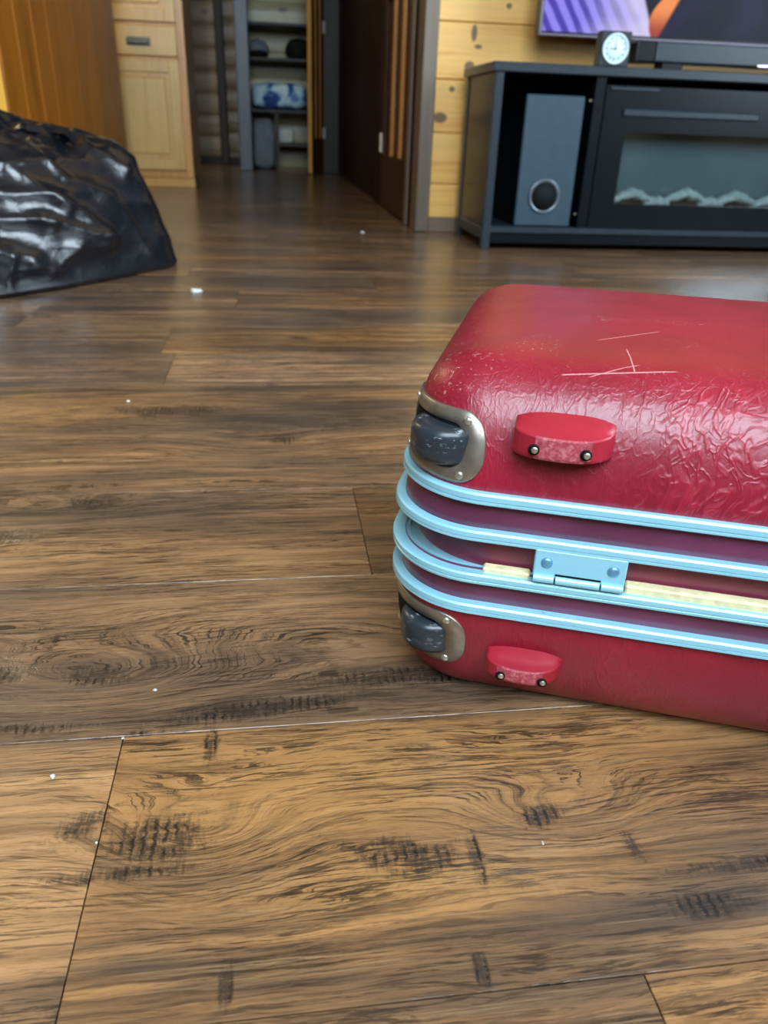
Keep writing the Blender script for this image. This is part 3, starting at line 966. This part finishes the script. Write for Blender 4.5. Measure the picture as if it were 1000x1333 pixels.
# hinge between the two halves
h0, h1 = 0.0070 - UC, 0.0680 - UC
yo = VF - VC
hinge = box('hinge', (h0, yo - 0.0042, 0.1265, h1, yo + 0.012, 0.1480), MAT['alu'], case, 0.0008)
for a in (h0 + 0.0085, h1 - 0.0085):
    lathe('rivet', [(0.0040, 0.0), (0.0039, 0.0006), (0.0028, 0.0015), (0.0012, 0.0019)], MAT['rivet_blue'], hinge, 18,
          Matrix.Translation((a, yo - 0.0042, 0.1385)) @ Matrix.Rotation(PI / 2, 4, 'X'))
ks = [h0, h0 + 0.0150, h0 + 0.0455, h1]
for i in range(3):
    zc = 0.1262
    lathe('hinge_knuckle', [(0.0026, 0.0), (0.0029, 0.0003), (0.0029, ks[i + 1] - ks[i] - 0.0013), (0.0026, ks[i + 1] - ks[i] - 0.0010)],
          MAT['alu'], hinge, 12, Matrix.Translation((ks[i] + 0.0005, yo - 0.0050, zc)) @ Matrix.Rotation(PI / 2, 4, 'Y'), False)
box('hinge_gap', (ks[1], yo - 0.0048, 0.1292, ks[2], yo - 0.0030, 0.1304), MAT['well'], hinge)
# exposed cream edging of the liner either side of the hinge
box('cream_edging', (-0.0275 - UC, yo + 0.0005, 0.1185, 0.0055 - UC, yo + 0.0090, 0.1248), MAT['cream'], case, 0.0012)
box('cream_edging', (0.0695 - UC, yo + 0.0000, 0.1185, 0.30 - UC, yo + 0.0090, 0.1268), MAT['cream'], case, 0.0012)

# ------------------------------------------------------------------ GARBAGE BAG
FOLDS = [(0.146, 0.277, 0.235, 0.205, 0.05, 0.022), (0.235, 0.205, 0.360, 0.115, 0.05, 0.026), (0.040, 0.181, 0.169, 0.168, 0.04, 0.026),
         (0.169, 0.168, 0.354, 0.112, 0.04, 0.028), (0.028, 0.123, 0.118, 0.089, 0.035, 0.022), (0.227, 0.321, 0.269, 0.257, 0.025, 0.014),
         (0.078, 0.349, 0.201, 0.330, 0.03, 0.012), (0.408, 0.316, 0.504, 0.268, 0.03, 0.014), (-0.1, 0.255, 0.239, 0.226, 0.04, 0.022),
         (0.065, 0.098, 0.023, 0.006, 0.03, 0.016), (0.281, 0.256, 0.405, 0.218, 0.04, 0.012), (-0.1, 0.17, 0.147, 0.062, 0.05, 0.018),
         (-0.1, 0.31, 0.229, 0.296, 0.03, 0.012), (0.252, 0.10, 0.142, 0.034, 0.04, 0.012), (0.42, 0.20, 0.52, 0.03, 0.06, 0.012)]


def build_bag():
    cx, cy = -0.72, 2.42
    foot = [(-0.29, 2.47), (-0.345, 2.63), (-0.48, 2.80), (-0.70, 2.90), (-0.95, 2.86), (-1.14, 2.64), (-1.18, 2.32),
            (-1.08, 2.02), (-0.92, 1.86), (-0.76, 1.86), (-0.64, 1.965), (-0.50, 2.12), (-0.37, 2.32)]
    n0 = len(foot)
    NA, NZ = 300, 150
    ring = []
    for i in range(NA):
        f = i / NA * n0
        j = int(f)
        t_ = f - j
        p = [foot[(j + d) % n0] for d in (-1, 0, 1, 2)]
        q = []
        for c in (0, 1):
            a0, a1, a2, a3 = (p[d][c] for d in range(4))
            q.append(0.5 * (2 * a1 + (a2 - a0) * t_ + (2 * a0 - 5 * a1 + 4 * a2 - a3) * t_ ** 2 + (3 * a1 - a0 - 3 * a2 + a3) * t_ ** 3))
        ring.append(q)
    prof = [(0.90, 0.0), (0.985, 0.003), (1.0, 0.012), (0.985, 0.05), (0.955, 0.10), (0.905, 0.17), (0.855, 0.235), (0.79, 0.295),
            (0.69, 0.328), (0.56, 0.343), (0.40, 0.358), (0.26, 0.370), (0.14, 0.378), (0.05, 0.382), (0.0, 0.382)]
    kx, ky = -0.86, 2.30                                    # where the neck is gathered
    vs, fs = [], []
    for j in range(NZ + 1):
        f = j / NZ * (len(prof) - 1)
        k = min(int(f), len(prof) - 2)
        t_ = f - k
        s = prof[k][0] + (prof[k + 1][0] - prof[k][0]) * t_
        z = prof[k][1] + (prof[k + 1][1] - prof[k][1]) * t_
        for i in range(NA):
            x, y = cx + (ring[i][0] - cx) * s, cy + (ring[i][1] - cy) * s
            d = Vector((ring[i][0] - cx, ring[i][1] - cy, 0)).normalized()
            hz = min(1.0, z / 0.06)
            sf = (x + 0.65) * 0.5767 + (y - 1.96) * 0.8170       # along the visible side
            front = 1.0 if (x + 0.65) * 0.8170 - (y - 1.96) * 0.5767 > -0.30 else 0.0
            am = 0.020 * mnoise.noise(Vector((x * 3.0, y * 3.0, z * 4.5)) + Vector((2, 8, 1)))
            am += 0.006 * (1 - abs(mnoise.noise(Vector((x * 5 + z * 4, y * 5, z * 11)))) * 2.6)
            wob = 0.010 * mnoise.noise(Vector((x * 9, y * 9, z * 9)))
            if front:
                for (s0_, z0_, s1_, z1_, w_, a_) in FOLDS:
                    L2 = (s1_ - s0_) ** 2 + (z1_ - z0_) ** 2
                    tt = ((sf - s0_) * (s1_ - s0_) + (z - z0_) * (z1_ - z0_)) / L2
                    if -0.25 < tt < 1.25:
                        dd = ((sf - s0_) * (z1_ - z0_) - (z - z0_) * (s1_ - s0_)) / math.sqrt(L2) + wob
                        tp = max(0.0, min(1.0, (tt + 0.25) * 3)) * max(0.0, min(1.0, (1.25 - tt) * 3))
                        am += a_ * tp * math.exp(-abs(dd) / (w_ if dd > 0 else w_ * 0.4))
            r5 = 1 - abs(mnoise.noise(Vector((x * 13, y * 13, z * 22)))) * 2.0
            r4 = r5
            am += 0.0015 * r5 - 0.012
            top = max(0.0, min(1.0, (z - 0.26) / 0.1))
            am *= hz
            up_ = top * (0.7 * am + 0.018 * r5)
            if z > 0.30:
                g = math.exp(-((x - kx) ** 2 + (y - ky) ** 2) / 0.016)
                up_ += g * (0.075 + 0.05 * r4)
            out_ = am * (1 - 0.75 * top)
            vs.append((x + d.x * out_, y + d.y * out_, max(0.0006, z + up_)))
    for j in range(NZ):
        for i in range(NA):
            k = (i + 1) % NA
            fs.append((j * NA + i, j * NA + k, (j + 1) * NA + k, (j + 1) * NA + i))
    fs.append(tuple(range(NA)))
    bag = mesh('garbage_bag', [(a - cx, b - cy, c) for a, b, c in vs], fs, MAT['bag'], None, True)
    bag.location = (cx, cy, 0.0)
    tag(bag, 'full glossy black plastic garbage bag slumped on the floor beside the wooden counter', 'garbage bag')
    # loose gathered neck flaps on the top
    rr = random.Random(3)
    for q in range(2):
        vs, fs = [], []
        nu, nv = 26, 8
        bx, by, bz = ((-0.80, 2.27, 0.385), (-0.63, 2.33, 0.352))[q]
        ln = (0.20, 0.24)[q]
        for i in range(nu + 1):
            for j in range(nv + 1):
                f, g = i / nu, j / nv
                x = bx + ln * (f - 0.5)
                w = mnoise.noise(Vector((f * 6 + q * 9, g * 2.0, 1.3)))
                zz_ = bz - 0.02 + g * (0.028 + 0.022 * mnoise.noise(Vector((f * 5, q * 4.0, 2)))) * math.sin(PI * min(1, max(0, f))) ** 0.4
                y = by + 0.03 * w + 0.05 * math.sin(f * 9 + q) * 0.4 - 0.03 * g
                vs.append((x - cx, y - cy, zz_ + 0.012 * mnoise.noise(Vector((f * 11, g * 3, q)))))
        for i in range(nu):
            for j in range(nv):
                a = i * (nv + 1) + j
                fs.append((a, a + 1, a + nv + 2, a + nv + 1))
        mesh('neck_flap', vs, fs, MAT['bag'], bag, True)


build_bag()

# ------------------------------------------------------------------ MEDIA CONSOLE with electric fireplace
SX0, SX1, SY0, SY1 = 0.763, 2.46, 2.917, 3.36
con = empty('media_console', ((SX0 + SX1) / 2, (SY0 + SY1) / 2, 0.0))
tag(con, 'black media console with a built in electric fireplace against the pine wall', 'tv stand')
OX, OY = con.location.x, con.location.y


def cb(name, x0, y0, z0, x1, y1, z1, mat, parent=None, bev=0.002):
    return box(name, (x0 - OX, y0 - OY, z0, x1 - OX, y1 - OY, z1), MAT[mat], parent or con, bev)


cb('top', SX0 - 0.012, SY0 - 0.008, 0.578, SX1 + 0.012, SY1, 0.608, 'slate', None, 0.003)
cb('front_post', SX0, SY0, 0.0, SX0 + 0.031, SY0 + 0.03, 0.578, 'slate')
cb('front_post', SX1 - 0.031, SY0, 0.0, SX1, SY0 + 0.03, 0.578, 'slate')
cb('rear_post', SX0, SY1 - 0.05, 0.0, SX0 + 0.02, SY1, 0.578, 'slate')
cb('rear_post', SX1 - 0.02, SY1 - 0.05, 0.0, SX1, SY1, 0.578, 'slate')
cb('side_panel', SX0 + 0.004, SY0 + 0.03, 0.06, SX0 + 0.02, SY1 - 0.05, 0.578, 'black')
cb('side_panel', SX1 - 0.02, SY0 + 0.03, 0.06, SX1 - 0.004, SY1 - 0.05, 0.578, 'black')
cb('side_rail', SX0 + 0.001, SY0 + 0.03, 0.035, SX0 + 0.02, SY1 - 0.05, 0.075, 'slate')
cb('bottom_shelf', SX0 + 0.02, SY0 + 0.004, 0.060, SX1 - 0.02, SY1 - 0.01, 0.082, 'slate')
cb('plinth', SX0 + 0.031, SY0 + 0.012, 0.022, SX1 - 0.031, SY0 + 0.03, 0.060, 'black')
cb('back_panel', SX0 + 0.02, SY1 - 0.012, 0.082, SX1 - 0.02, SY1, 0.578, 'black_inner')
cb('divider', 1.125, SY0 + 0.006, 0.082, 1.163, SY1 - 0.012, 0.578, 'black')
cb('divider', 2.062, SY0 + 0.006, 0.082, 2.10, SY1 - 0.012, 0.578, 'black')
for z in (0.50, 0.125):
    box('shelf_peg', (1.118 - OX, SY0 + 0.03 - OY, z, 1.125 - OX, SY0 + 0.037 - OY, z + 0.007), MAT['brass'], con, 0.001)
fi = cb('fireplace_insert', 1.166, SY0 + 0.2, 0.084, 2.06, SY1 - 0.02, 0.553, 'black_inner')
gx0, gx1, gz0, gz1 = 1.257, 2.00, 0.168, 0.408
for n_, x0, z0, x1, z1 in (('fascia', 1.166, 0.084, gx0, 0.553), ('fascia', gx1, 0.084, 2.06, 0.553),
                           ('fascia', gx0, gz1, gx1, 0.553), ('fascia', gx0, 0.084, gx1, gz0)):
    cb(n_, x0, SY0 + 0.004, z0, x1, SY0 + 0.03, z1, 'black', fi, 0.0)
cb('heater_slot', 1.235, SY0 - 0.004, 0.456, 1.755, SY0 + 0.006, 0.484, 'slate', fi, 0.006)
cb('top_reveal', 1.178, SY0 - 0.001, 0.538, 1.36, SY0 + 0.005, 0.549, 'slate', fi, 0.002)
cb('firebox_back', gx0 - 0.01, SY0 + 0.12, gz0 - 0.02, gx1 + 0.01, SY0 + 0.135, gz1 + 0.02, 'fire_back', fi, 0.0)
cb('firebox_floor', gx0 - 0.01, SY0 + 0.02, gz0 - 0.03, gx1 + 0.01, SY0 + 0.13, gz0 - 0.012, 'fire_back', fi, 0.0)
cb('glass_pane', gx0, SY0 + 0.010, gz0, gx1, SY0 + 0.013, gz1, 'glass', fi, 0.0)


def ember_log(x0, x1, peak, seed):
    rr = random.Random(seed)
    n, m_ = 22, 8
    vs, fs = [], []
    for i in range(n + 1):
        f = i / n
        x = x0 + (x1 - x0) * f
        h_ = peak * max(0.0, 1 - abs(f - 0.5) * 2) ** 0.75 + 0.016 + 0.006 * mnoise.noise(Vector((f * 9, seed, 0)))
        if i in (0, n):
            h_ = 0.010
        for j in range(m_):
            a = 2 * PI * j / m_
            w = 1 + 0.35 * mnoise.noise(Vector((f * 8, math.cos(a) * 2, math.sin(a) * 2 + seed)))
            rr_ = 0.013 * w * (0.5 + math.sin(PI * (0.08 + 0.84 * f)))
            vs.append((x - OX, SY0 + 0.065 + rr_ * math.cos(a) * 1.6 - OY, gz0 - 0.014 + h_ + rr_ * math.sin(a)))
    for i in range(n):
        for j in range(m_):
            k = (j + 1) % m_
            fs.append((i * m_ + j, i * m_ + k, (i + 1) * m_ + k, (i + 1) * m_ + j))
    fs.append(tuple(range(m_)))
    fs.append(tuple(range(n * m_, (n + 1) * m_)))
    mesh('driftwood_log', vs, fs, MAT['ember'], fi, True)


for i, (a, b, pk) in enumerate([(1.262, 1.44, 0.036), (1.40, 1.50, 0.006), (1.47, 1.66, 0.040), (1.62, 1.72, 0.010), (1.68, 1.86, 0.036), (1.84, 1.98, 0.022)]):
    ember_log(a, b, pk, i * 3 + 1)

# subwoofer in the left bay
sub = empty('subwoofer', (0.995, 3.09, 0.082))
tag(sub, 'upright grey speaker with a round port in the left bay of the console', 'speaker')
box('cabinet', (-0.105, -0.135, 0.0, 0.105, 0.16, 0.432), MAT['black'], sub, 0.003)
box('front_baffle', (-0.107, -0.147, 0.002, 0.107, -0.134, 0.434), MAT['sub_front'], sub, 0.004)
mx = Matrix.Translation((-0.003, -0.147, 0.105)) @ Matrix.Rotation(PI / 2, 4, 'X')
lathe('port_ring', [(0.052, 0.0), (0.060, 0.0), (0.061, 0.003), (0.056, 0.006), (0.050, 0.004), (0.047, 0.0005)], MAT['ring'], sub, 40, mx, True, False)
lathe('port_hole', [(0.001, 0.0012), (0.049, 0.0012), (0.049, 0.0022), (0.001, 0.0022)], MAT['port'], sub, 40, mx)

# television
tv = empty('television', (1.75, 3.24, 0.608))
tag(tv, 'flat television with a purple picture, standing on the black console', 'television')
box('housing', (-0.76, -0.022, 0.112, 0.76, 0.03, 1.00), MAT['black'], tv, 0.004)
for b in ((-0.762, -0.032, 0.110, 0.762, -0.020, 0.117), (-0.762, -0.032, 0.992, 0.762, -0.020, 1.002),
          (-0.762, -0.032, 0.118, -0.752, -0.020, 0.992), (0.752, -0.032, 0.118, 0.762, -0.020, 0.992)):
    box('bezel', b, MAT['bezel'], tv, 0.0015)
box('screen', (-0.748, -0.026, 0.124, 0.748, -0.0215, 0.988), MAT['screen'], tv)
for a in (-0.25, 0.45):
    bm = bmesh.new()
    add_box(bm, a - 0.02, -0.09, 0.0, a + 0.02, 0.09, 0.010, 0.002)
    add_box(bm, a - 0.012, -0.012, 0.006, a + 0.012, 0.012, 0.125)
    from_bm('foot', bm, MAT['black'], tv)

# soundbar
sb = empty('soundbar', (1.86, 3.10, 0.608))
tag(sb, 'long dark soundbar under the television on the black console', 'soundbar')
box('grille', (-0.475, -0.045, 0.030, 0.475, 0.045, 0.096), MAT['slate'], sb, 0.006, 2)
box('end_cap', (-0.55, -0.043, 0.028, -0.474, 0.045, 0.096), MAT['black'], sb, 0.006, 2)
box('end_cap', (0.474, -0.043, 0.028, 0.55, 0.045, 0.096), MAT['black'], sb, 0.006, 2)
for a in (-0.40, 0.40):
    box('foot', (a - 0.04, -0.035, 0.0, a + 0.04, 0.035, 0.031), MAT['black_inner'], sb, 0.002)
box('badge', (-0.075, -0.0475, 0.0315, 0.0, -0.0445, 0.0365), MAT['silver'], sb)

# desk clock
ck = empty('desk_clock', (1.172, 2.936, 0.608))
tag(ck, 'small square black desk clock with a round white dial on the console edge', 'clock')
box('case', (-0.054, -0.022, 0.0, 0.054, 0.022, 0.104), MAT['slate'], ck, 0.003)
cz = 0.052
mx = Matrix.Translation((0, -0.0218, cz)) @ Matrix.Rotation(PI / 2, 4, 'X')
dialm = simple('pale_clock_dial', srgb(208, 232, 240), 0.5, 0, 0.4, 0.02)
markm = simple('grey_clock_mark', srgb(70, 98, 112), 0.6, 0, 0.3, 0.02)
lathe('dial', [(0.041, 0.0), (0.041, 0.0012), (0.0005, 0.0012)], dialm, ck, 40, mx)
lathe('rim', [(0.039, 0.0), (0.046, 0.0), (0.046, 0.006), (0.043, 0.0075), (0.040, 0.006), (0.039, 0.0012)], simple('white_clock_rim', srgb(214, 230, 238), 0.35), ck, 40, mx, True, False)
for i in range(12):
    a = i * PI / 6
    rr_ = 0.031
    bm = bmesh.new()
    add_box(bm, -0.0016, -0.0236, -0.004, 0.0016, -0.0229, 0.004)
    for v in bm.verts:
        v.co = Matrix.Translation((rr_ * math.sin(a), 0, cz + rr_ * math.cos(a))) @ Matrix.Rotation(a, 4, 'Y') @ v.co
    from_bm('hour_mark', bm, markm, ck)
for nm, L_, a in (('hour_hand', 0.019, -PI / 2), ('minute_hand', 0.027, 0.0)):
    bm = bmesh.new()
    add_box(bm, -0.0014, -0.0246, -0.005, 0.0014, -0.0237, L_)
    for v in bm.verts:
        v.co = Matrix.Translation((0, 0, cz)) @ Matrix.Rotation(a, 4, 'Y') @ v.co
    from_bm(nm, bm, markm, ck)
lathe('hand_hub', [(0.004, 0.0018), (0.004, 0.003), (0.002, 0.0034)], markm, ck, 16, mx)

# ------------------------------------------------------------------ KITCHEN COUNTER (left) and CABINET
isl = empty('kitchen_counter', (-1.35, 4.1, 0.0))
tag(isl, 'tall kitchen counter clad in upright pine boards, behind the black garbage bag', 'counter')
ix, iy = isl.location.x, isl.location.y
IX1, IYA, IYB = -0.85, 2.99, 5.23
box('core', (-1.95 - ix, IYA + 0.02 - iy, 0.0, IX1 - 0.02 - ix, IYB - iy, 1.06), MAT['island'], isl)
nb = 10
for i in range(nb):
    ya = IYA + (IYB - IYA) * i / nb
    yb = IYA + (IYB - IYA) * (i + 1) / nb
    box('board', (IX1 - 0.02 - ix, ya + 0.002 - iy, 0.0, IX1 - ix, yb - 0.002 - iy, 1.06), MAT['island'], isl, 0.006)
for i in range(5):
    xa = -1.95 + 1.10 * i / 5
    box('board', (xa + 0.002 - ix, IYA - iy, 0.0, xa + 0.22 - 0.002 - (0.0 if i < 4 else 0.002) - ix, IYA + 0.02 - iy, 1.06), MAT['island_front'], isl, 0.006)
box('worktop', (-1.97 - ix, IYA - 0.03 - iy, 1.06, IX1 + 0.03 - ix, IYB + 0.02 - iy, 1.10), MAT['trim_dark'], isl, 0.005)

cab = empty('pantry_cabinet', (-0.76, 5.80, 0.0))
tag(cab, 'pale maple pantry cabinet with a drawer between two panelled doors, at the hall entrance', 'cabinet')
kx0, kx1, ky0 = -1.03, -0.495, 5.50
ax, ay = cab.location.x, cab.location.y


def kb(name, x0, y0, z0, x1, y1, z1, mat, parent=None, bev=0.003):
    return box(name, (x0 - ax, y0 - ay, z0, x1 - ax, y1 - ay, z1), MAT[mat], parent or cab, bev)


kb('carcass', kx0, ky0 + 0.02, 0.055, kx1, 6.08, 2.1, 'maple_edge')
kb('toe_board', kx0, ky0 + 0.012, 0.0, kx1 + 0.004, ky0 + 0.03, 0.055, 'maple_edge')
kb('side_stile', -0.543, ky0, 0.055, kx1, ky0 + 0.02, 2.1, 'maple_edge')
kb('side_stile', kx0, ky0, 0.055, -0.985, ky0 + 0.02, 2.1, 'maple_edge')
for z0, z1 in ((0.055, 0.10), (0.70, 0.735), (0.875, 0.915)):
    kb('face_rail', -0.985, ky0 + 0.004, z0, -0.543, ky0 + 0.02, z1, 'maple_edge')


def cab_door(z0, z1):
    x0, x1, y = -0.988, -0.540, ky0 - 0.018
    d = kb('door', x0, y + 0.010, z0, x1, ky0, z1, 'maple', None, 0.002)
    for b in ((x0, z0, x0 + 0.06, z1), (x1 - 0.06, z0, x1, z1), (x0 + 0.06, z0, x1 - 0.06, z0 + 0.065), (x0 + 0.06, z1 - 0.065, x1 - 0.06, z1)):
        kb('door_frame', b[0], y, b[1], b[2], y + 0.011, b[3], 'maple', d, 0.003)
    kb('raised_panel', x0 + 0.085, y + 0.002, z0 + 0.09, x1 - 0.085, y + 0.011, z1 - 0.09, 'maple', d, 0.008)


cab_door(0.103, 0.708)
cab_door(0.905, 1.95)
dr = kb('drawer', -0.988, ky0 - 0.018, 0.728, -0.540, ky0, 0.885, 'maple', None, 0.006)
kb('drawer_pull', -0.832, ky0 - 0.024, 0.778, -0.696, ky0 - 0.016, 0.822, 'pewter', dr, 0.004)
kb('drawer_pull', -0.825, ky0 - 0.048, 0.788, -0.703, ky0 - 0.036, 0.808, 'pewter', dr, 0.005)
for a in (-0.822, -0.718):
    kb('drawer_pull', a, ky0 - 0.040, 0.786, a + 0.014, ky0 - 0.020, 0.810, 'rivet', dr, 0.003)

# ------------------------------------------------------------------ CLOSET: shelves, door leaf and what lies on them
bif = empty('bifold_door', (0.45, 7.545, 0.0))
tag(bif, 'narrow panelled closet door leaf standing open, with two pale hinges', 'door')
L_ = math.hypot(0.115, 0.225)
bif.rotation_euler = (0, 0, math.atan2(-0.225, -0.115))
box('leaf', (0.0, -0.016, 0.010, L_, 0.016, 2.05), MAT['door_dark'], bif, 0.002)
box('lit_edge_strip', (L_ - 0.002, -0.018, 0.010, L_ + 0.005, 0.018, 2.05), MAT['maple_edge'], bif, 0.002)  # pale strip painting the light on the dark leaf's front edge
for a in (0.07, 0.16):
    box('moulding', (a, 0.012, 0.28, a + 0.022, 0.024, 1.95), MAT['lit_gold_mould'], bif, 0.004)
for z in (0.28, 1.07):
    box('hinge', (0.0, 0.016, z, 0.02, 0.032, z + 0.09), MAT['hinge_white'], bif, 0.003)

for z, x0 in ((0.215, 0.07), (0.485, -0.20), (0.885, -0.20), (1.145, -0.20)):
    sh = box('closet_shelf', (x0, 7.78, z - 0.012, 0.558, 8.265, z + 0.012), MAT['shelf'], None, 0.002)
    structure(sh)
structure(box('trim_9', (0.045, 7.80, 0.0, 0.075, 7.83, 0.473), MAT['shelf'], None, 0.004))


def soft_lump(name, c, dims, mat, seed, power=3.0, amp=0.12, flat=True):
    n, m_ = 26, 16
    vs, fs = [], []
    for j in range(m_ + 1):
        ph = -PI / 2 + PI * j / m_
        for i in range(n):
            a = 2 * PI * i / n
            f = lambda v, e: math.copysign(abs(v) ** e, v)
            e = 2.0 / power
            v = Vector((f(math.cos(ph), e) * f(math.cos(a), e), f(math.cos(ph), e) * f(math.sin(a), e), f(math.sin(ph), e)))
            k = 1 + amp * mnoise.noise(v * 2.2 + Vector((seed, seed * 2, 1)))
            z = v.z * dims[2] / 2 * k + dims[2] / 2
            vs.append((v.x * dims[0] / 2 * k, v.y * dims[1] / 2 * k, max(0.0, z)))
    for j in range(m_):
        for i in range(n):
            k = (i + 1) % n
            fs.append((j * n + i, j * n + k, (j + 1) * n + k, (j + 1) * n + i))
    o_ = mesh(name, vs, fs, mat, None, True)
    o_.location = c
    return o_


def blanket_material():
    t = NT('pale_blue_printed_fleece')
    p = t.coord()
    n = t.noise(p, 9, 2, 0.5, 0.6)
    c = t.ramp(n, [(0.40, srgb(36, 66, 128)), (0.47, srgb(96, 140, 190)), (0.54, srgb(160, 196, 214)), (0.70, srgb(196, 220, 222))])
    return t.P(col=c, rough=0.85)


bl = soft_lump('folded_blanket', (0.09, 8.0, 0.497), (0.50, 0.40, 0.215), blanket_material(), 2, 4.0, 0.06)
tag(bl, 'folded pale blue blanket with dark blue print on the closet shelf', 'blanket')
tag(soft_lump('shoe', (-0.085, 7.93, 0.897), (0.16, 0.24, 0.06), MAT['fabric_black'], 3, 2.6), 'low black shoe at the left end of the closet shelf above the blanket', 'shoe')
tag(soft_lump('cloth_pile', (-0.09, 8.175, 0.897), (0.18, 0.14, 0.16), MAT['fabric_grey'], 5, 2.4, 0.3), 'rumpled grey cloth behind the black shoe on the closet shelf', 'cloth')
tag(soft_lump('dark_bag', (0.27, 7.98, 0.897), (0.22, 0.30, 0.16), MAT['fabric_black'], 7, 2.6, 0.25), 'dark soft bag on the closet shelf behind the open door leaf', 'bag')
tag(soft_lump('white_box', (0.135, 7.95, 0.227), (0.15, 0.2, 0.125), MAT['white_box'], 9, 8.0, 0.02), 'white box on the lowest closet shelf', 'box')
tag(soft_lump('grey_bundle', (-0.06, 8.0, 0.0), (0.20, 0.3, 0.42), MAT['fabric_grey'], 11, 4.0, 0.12), 'tall grey bundle standing on the closet floor under the blanket', 'bundle')

# ------------------------------------------------------------------ scraps on the floor
def scrap(name, x, y, s, label, seed, cat='scrap', long=1.0):
    rr = random.Random(seed)
    n = 9
    top = []
    vs, fs = [], []
    for z in (0.0004, 0.0004 + s * 0.35):
        for i in range(n):
            a = 2 * PI * i / n
            k = s * (0.6 + 0.6 * rr.random()) * (1.0 if z < 0.0005 else 0.7)
            vs.append((k * math.cos(a) * long, k * math.sin(a), z + (0 if z < 0.0005 else s * 0.4 * rr.random())))
    for i in range(n):
        k = (i + 1) % n
        fs.append((i, k, n + k, n + i))
    fs.append(tuple(range(n)))
    fs.append(tuple(range(n, 2 * n)))
    o_ = mesh(name, vs, fs, MAT['paper'], None)
    o_.location = (x, y, 0.0002)
    tag(o_, label, cat, 'white specks on the plank floor')


scrap('paper_scrap', -0.2018, 2.074, 0.012, 'torn white scrap of paper on the floor in front of the garbage bag', 1, 'scrap', 1.5)
scrap('paper_scrap', 0.3665, 3.351, 0.008, 'small white scrap on the floor by the hall entrance', 2)
scrap('crumb', -0.1584, 0.4062, 0.0022, 'white crumb on the short board left of the end joint', 3, 'crumb')
scrap('crumb', 0.1563, 0.3198, 0.0016, 'white crumb on the wide front board beside the dark knot', 4, 'crumb', 0.5)
scrap('crumb', -0.1023, 0.4904, 0.0016, 'tiny white crumb on the dark board behind the front joint', 5, 'crumb')
scrap('crumb', -0.2338, 1.1941, 0.0030, 'white crumb on the floor midway between suitcase and garbage bag', 6, 'crumb')
scrap('crumb', -0.1189, 0.3484, 0.0010, 'tiny white grain lying in the end joint between two front boards', 7, 'crumb')
scrap('crumb', -0.1181, 0.4388, 0.0012, 'tiny white grain where the end joint meets the long seam', 8, 'crumb')
